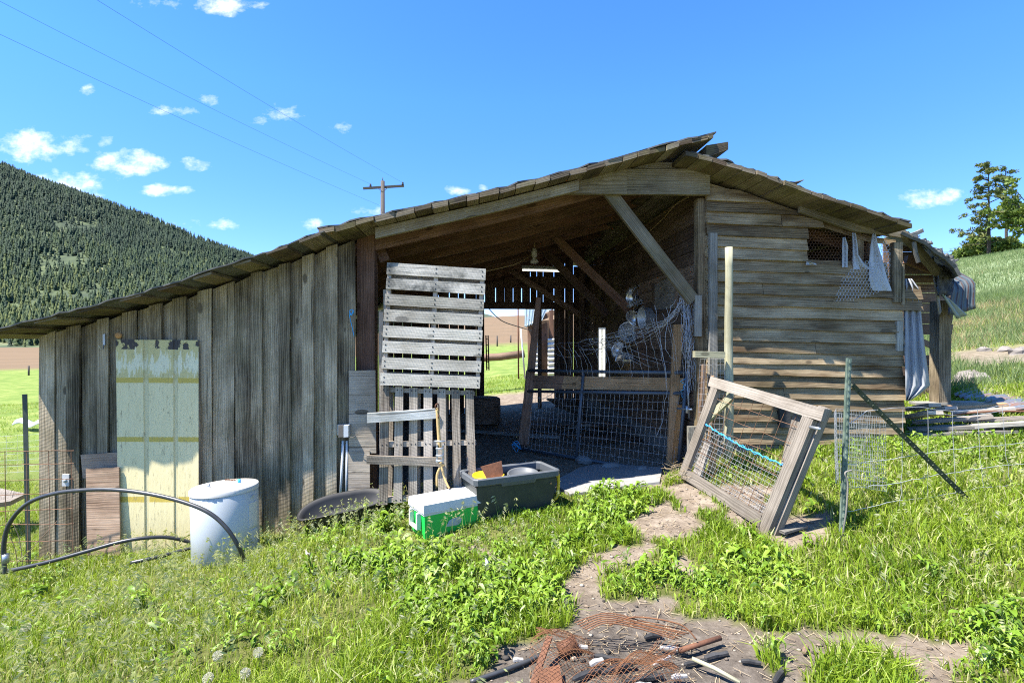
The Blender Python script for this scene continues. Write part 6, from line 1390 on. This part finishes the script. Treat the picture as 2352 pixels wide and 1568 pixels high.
tree(2271, 372, 606, 56, pinespec(46, .18, 3.4, 4, .35), 'tall open pine, leftmost on the hill crest', ('barkdark', 'pine'), 'pine_tree')
tree(2311, 392, 594, 60, pinespec(30, .36, 3.0, 4), 'slightly shorter pine just right of the tallest pine', ('barkdark', 'pine'), 'pine_tree')
br = [(random.uniform(.25, .95), random.uniform(0, 6.28), random.uniform(1.6, 3.4), random.uniform(.2, 1.0), 6) for _ in range(36)]
tree(2362, 462, 588, 50, br, 'spreading broadleaf tree at the right edge of the hill', ('bark', 'leaf'), 'broadleaf_tree')
sh = [(random.uniform(.1, .9), random.uniform(0, 6.28), random.uniform(.8, 2.0), random.uniform(.2, 1.2), 7) for _ in range(26)]
for i, (x, yt, yb, d) in enumerate(((2238, 578, 622, 58), (2258, 560, 616, 60), (2285, 572, 608, 58), (2316, 572, 604, 57), (2215, 590, 634, 66), (2340, 570, 598, 56), (2270, 540, 606, 62))):
    tree(x, yt, yb, d, [(a, b_, c*.9, e, f) for a, b_, c, e, f in sh], ('dense green shrub below the leftmost hill pine', 'yellowish shrub at the foot of the leftmost pine', 'low shrub between the two pine trunks', 'shrub right of the second pine trunk', 'shrub where the hill crest meets the lean-to roof', 'shrub under the broadleaf tree', 'taller bush rising behind the leftmost pine trunk')[i], ('bark', 'leaf'), 'shrub', 'shrubs on the hill crest')
for i, (x, yt, yb, d) in enumerate(((2176, 577, 600, 120), (2190, 586, 612, 120), (2168, 588, 606, 130), (2203, 592, 616, 125), (2214, 586, 612, 125), (2132, 570, 600, 110))):
    tree(x, yt, yb+20, d, [(random.uniform(.15, .97), random.uniform(0, 6.28), 1.5, .1, 2) for _ in range(22)], 'small distant conifer on the ridge behind the lean-to roof', ('barkdark', 'pine'), 'conifer_tree', 'distant conifers behind the lean-to')
# ------------------------------------------------------------------ burnt heap in the foreground
def gp(x, y, up=0.0): return hit(x, y)+V((0, 0, up))
BQ = [gp(1228, 1482, .06), gp(1550, 1496, .07), gp(1560, 1640, .08), gp(1215, 1640, .05)]
def rmesh(b):
    f = lambda s, t: lerp4(BQ, s+.02*math.sin(t*9), t+.03*math.sin(s*8))+V((0, 0, .05*math.sin(s*7+t*3)+.05*math.sin(t*6-s*4)+.02*math.sin(s*21+t*17)))
    for k in range(44): 
        c_ = -.7+k*.04; pts = [f(s, t) for s in np.linspace(0, 1, 26) for t in [(s*1.0)+c_] if 0 <= t <= 1]
        if len(pts) > 2: b.tube(pts, .0012, 3, cap=False)
    for k in range(44):
        c_ = .05+k*.045; pts = [f(s, t) for s in np.linspace(0, 1, 26) for t in [c_-s*1.0] if 0 <= t <= 1]
        if len(pts) > 2: b.tube(pts, .0012, 3, cap=False)
one('rusty_mesh', rmesh, 'rustbright', 'crumpled rusty diamond wire mesh on the burnt heap', 'wire mesh')
def bars(b):
    for k in range(6):
        y = 1478+k*4; b.tube(spline([gp(1320+k*6, y-2, .10), gp(1395, y-4+k, .15), gp(1480, y+8, .13), gp(1590-k*8, y+18, .10)], 6), .003, 5)
    b.tube(spline([gp(1400, 1492, .12), gp(1460, 1484, .15), gp(1560, 1498, .14), gp(1600, 1506, .08)], 6), .004, 6)
one('rusty_bars', bars, 'rustbright', 'bundle of bent rusty bars across the back of the burnt heap', 'metal bars')
one('rusty_pipe', lambda b: b.tube([gp(1560, 1512, .04), gp(1655, 1486, .05)], .013, 10), 'rust', 'short rusty pipe sticking out behind the burnt heap', 'pipe', 'rusty scraps in the burnt heap')
one('rusty_can', lambda b: b.lathe([(0, 0), (.035, 0), (.036, .09), (.032, .09), (.031, .01), (0, .01)], axis4(gp(1285, 1512, .04), V((.9, .3, .25))), 16), 'rust', 'rusty open can at the left of the burnt heap', 'can', 'rusty scraps in the burnt heap')
one('rusty_bracket', lambda b: b.beam(gp(1225, 1575, .01), gp(1262, 1520, .12), .03, .012), 'rust', 'rusty iron bar propped at the left edge of the burnt heap', 'metal bar', 'rusty scraps in the burnt heap')
one('rusty_plate', lambda b: b.slab([gp(1235, 1562, .05), gp(1285, 1558, .06), gp(1292, 1590, .04), gp(1240, 1595, .03)], .012, GN), 'rust', 'rusty plate lying in front of the rusty can', 'metal plate', 'rusty scraps in the burnt heap')
def chunk(name, x, y, l_, r_, a, mat_, lab, cat, grp, up=.02):
    l_ *= .65; r_ *= .6; c = gp(x, y, up); d = V((math.cos(a), math.sin(a), random.uniform(-.05, .08)))
    one(name, lambda b: b.tube([c-d*l_/2, c-d*l_*.45, c-d*l_*.1+V((0, 0, .3*r_)), c+d*l_*.2, c+d*l_*.48, c+d*l_/2], r_, 7, rads=[r_*.3, r_*random.uniform(.75, 1), r_*random.uniform(.9, 1.15), r_*random.uniform(.8, 1.1), r_*random.uniform(.7, 1), r_*.25], sm=False), mat_, lab, cat, grp)
for a in ((1500, 1470, .16, .022, .3, 'char', 'grey charred chunk lying alone behind the rusty bars'), (1645, 1515, .22, .022, .35, 'char', 'black charred branch right of the rusty pipe'), (1610, 1530, .3, .02, .3, 'char', 'long charred stick right of the heap below the rusty pipe'), (1420, 1545, .3, .028, .4, 'char', 'charred log under the middle of the rusty mesh'), (1350, 1560, .26, .025, .5, 'char', 'charred log under the left of the rusty mesh'),
          (1390, 1520, .2, .022, -.3, 'char', 'charred log under the back of the rusty mesh'), (1480, 1570, .3, .025, .2, 'char', 'charred log at the front right under the rusty mesh'), (1790, 1560, .22, .022, .8, 'char', 'charred branch beside the grass tuft at the bottom'), (1725, 1530, .14, .02, -.2, 'char', 'small charred lump between heap and grass tuft'), (1850, 1500, .12, .02, .9, 'log', 'brown charred stick end behind the grass tuft')): chunk('charred_wood', *a, 'burnt wood', 'burnt wood round the heap')
for a in ((1370, 1538, .11, .028, .4, 'ash', 'largest white ash lump under the rusty mesh'), (1335, 1500, .1, .02, 0, 'ash', 'white ash lump near the back left of the heap'), (1545, 1505, .2, .02, -.1, 'ash', 'white ash stick beneath the rusty bars'), (1520, 1530, .18, .017, .5, 'ash', 'slanting white ash stick right of the mesh middle'), (1560, 1570, .12, .02, .2, 'ash', 'white ash lump at the front right of the heap'), (1190, 1530, .08, .02, .2, 'ash', 'small white lump left of the heap near the weeds'), (1475, 1590, .14, .02, .2, 'ash', 'white ash lump at the bottom middle of the heap')): chunk('ash_lump', *a, 'ash', 'white ash lumps in the heap', .03)
one('bamboo_stick', lambda b: b.tube([gp(1590, 1540, .06), gp(1640, 1560, .05), gp(1700, 1585, .03)], .010, 8), 'peeled', 'thin tan stick lying at the front right of the burnt heap', 'stick')
one('black_hose', lambda b: b.tube(spline([gp(1080, 1575, .02), gp(1150, 1552, .02), gp(1210, 1530, .02), gp(1240, 1515, .02)], 5), .011, 8), 'pipe', 'piece of black hose lying at the left of the burnt heap', 'hose')
one('wood_strip', lambda b: b.slab([gp(2235, 1525, .012), gp(2312, 1540, .012), gp(2316, 1548, .012), gp(2238, 1533, .012)], .008, GN), 'palletwarm', 'thin pale wood strip lying on bare soil at the right', 'wood strip')
one('paper_scrap', lambda b: b.grid([[gp(1115+k*4, 1358-j*7, .16+.02*math.sin(k+j)) for k in range(3)] for j in range(4)]), 'cloth', 'white paper scrap caught in weeds above the bare patch', 'paper', solid=.002)
one('paper_scrap', lambda b: b.grid([[gp(702+k*6, 1294-j*5, .06+.02*math.sin(k*2+j)) for k in range(3)] for j in range(3)]), 'ash', 'cream scrap in grass right of the arching pipe', 'paper', solid=.004)
# dandelion clocks
M['fluff'] = leafm('dandelion_fluff', [(0, (.5, .48, .42)), (1, (.75, .73, .68))], .4, .8)
for i, (x, y, lab) in enumerate(((500, 1505, 'dandelion clock left of the closest pair at the bottom'), (593, 1497, 'highest dandelion clock in the bottom grass'), (563, 1545, 'largest dandelion clock near the bottom edge'), (478, 1556, 'dandelion clock cut by the bottom edge'), (60, 1440, 'dandelion clock among grass near the left edge'))):
    g = hit(x, y+40); c = W(x, y, g.y); rt = thing('dandelion', (g.x, g.y, g.z), lab, 'dandelion', 'dandelion clocks in the grass'); build(lambda b: b.tube([g, g.lerp(c, .5)+V((.01, 0, 0)), c], .002, 5), 'stem', M['weed'], rt)
    n_ = 170; d = rng.normal(0, 1, (n_, 3)); d /= np.linalg.norm(d, axis=1)[:, None]; s_ = np.cross(d, rng.normal(0, 1, (n_, 3))); s_ /= np.linalg.norm(s_, axis=1)[:, None]; cc = np.array(c-g)
    r0 = .0225; vs = np.concatenate([np.stack([cc+d*.002, cc+d*r0+s_*.0012, cc+d*r0-s_*.0012], 1), np.stack([cc+d*r0*.9, cc+d*r0*1.02+s_*.006, cc+d*r0*1.05-s_*.004], 1)]).reshape(-1, 3)
    o = rawmesh('seed_head', vs, np.arange(len(vs)), np.full(len(vs)//3, 3), rng.random(len(vs)), M['fluff']); o.parent = rt
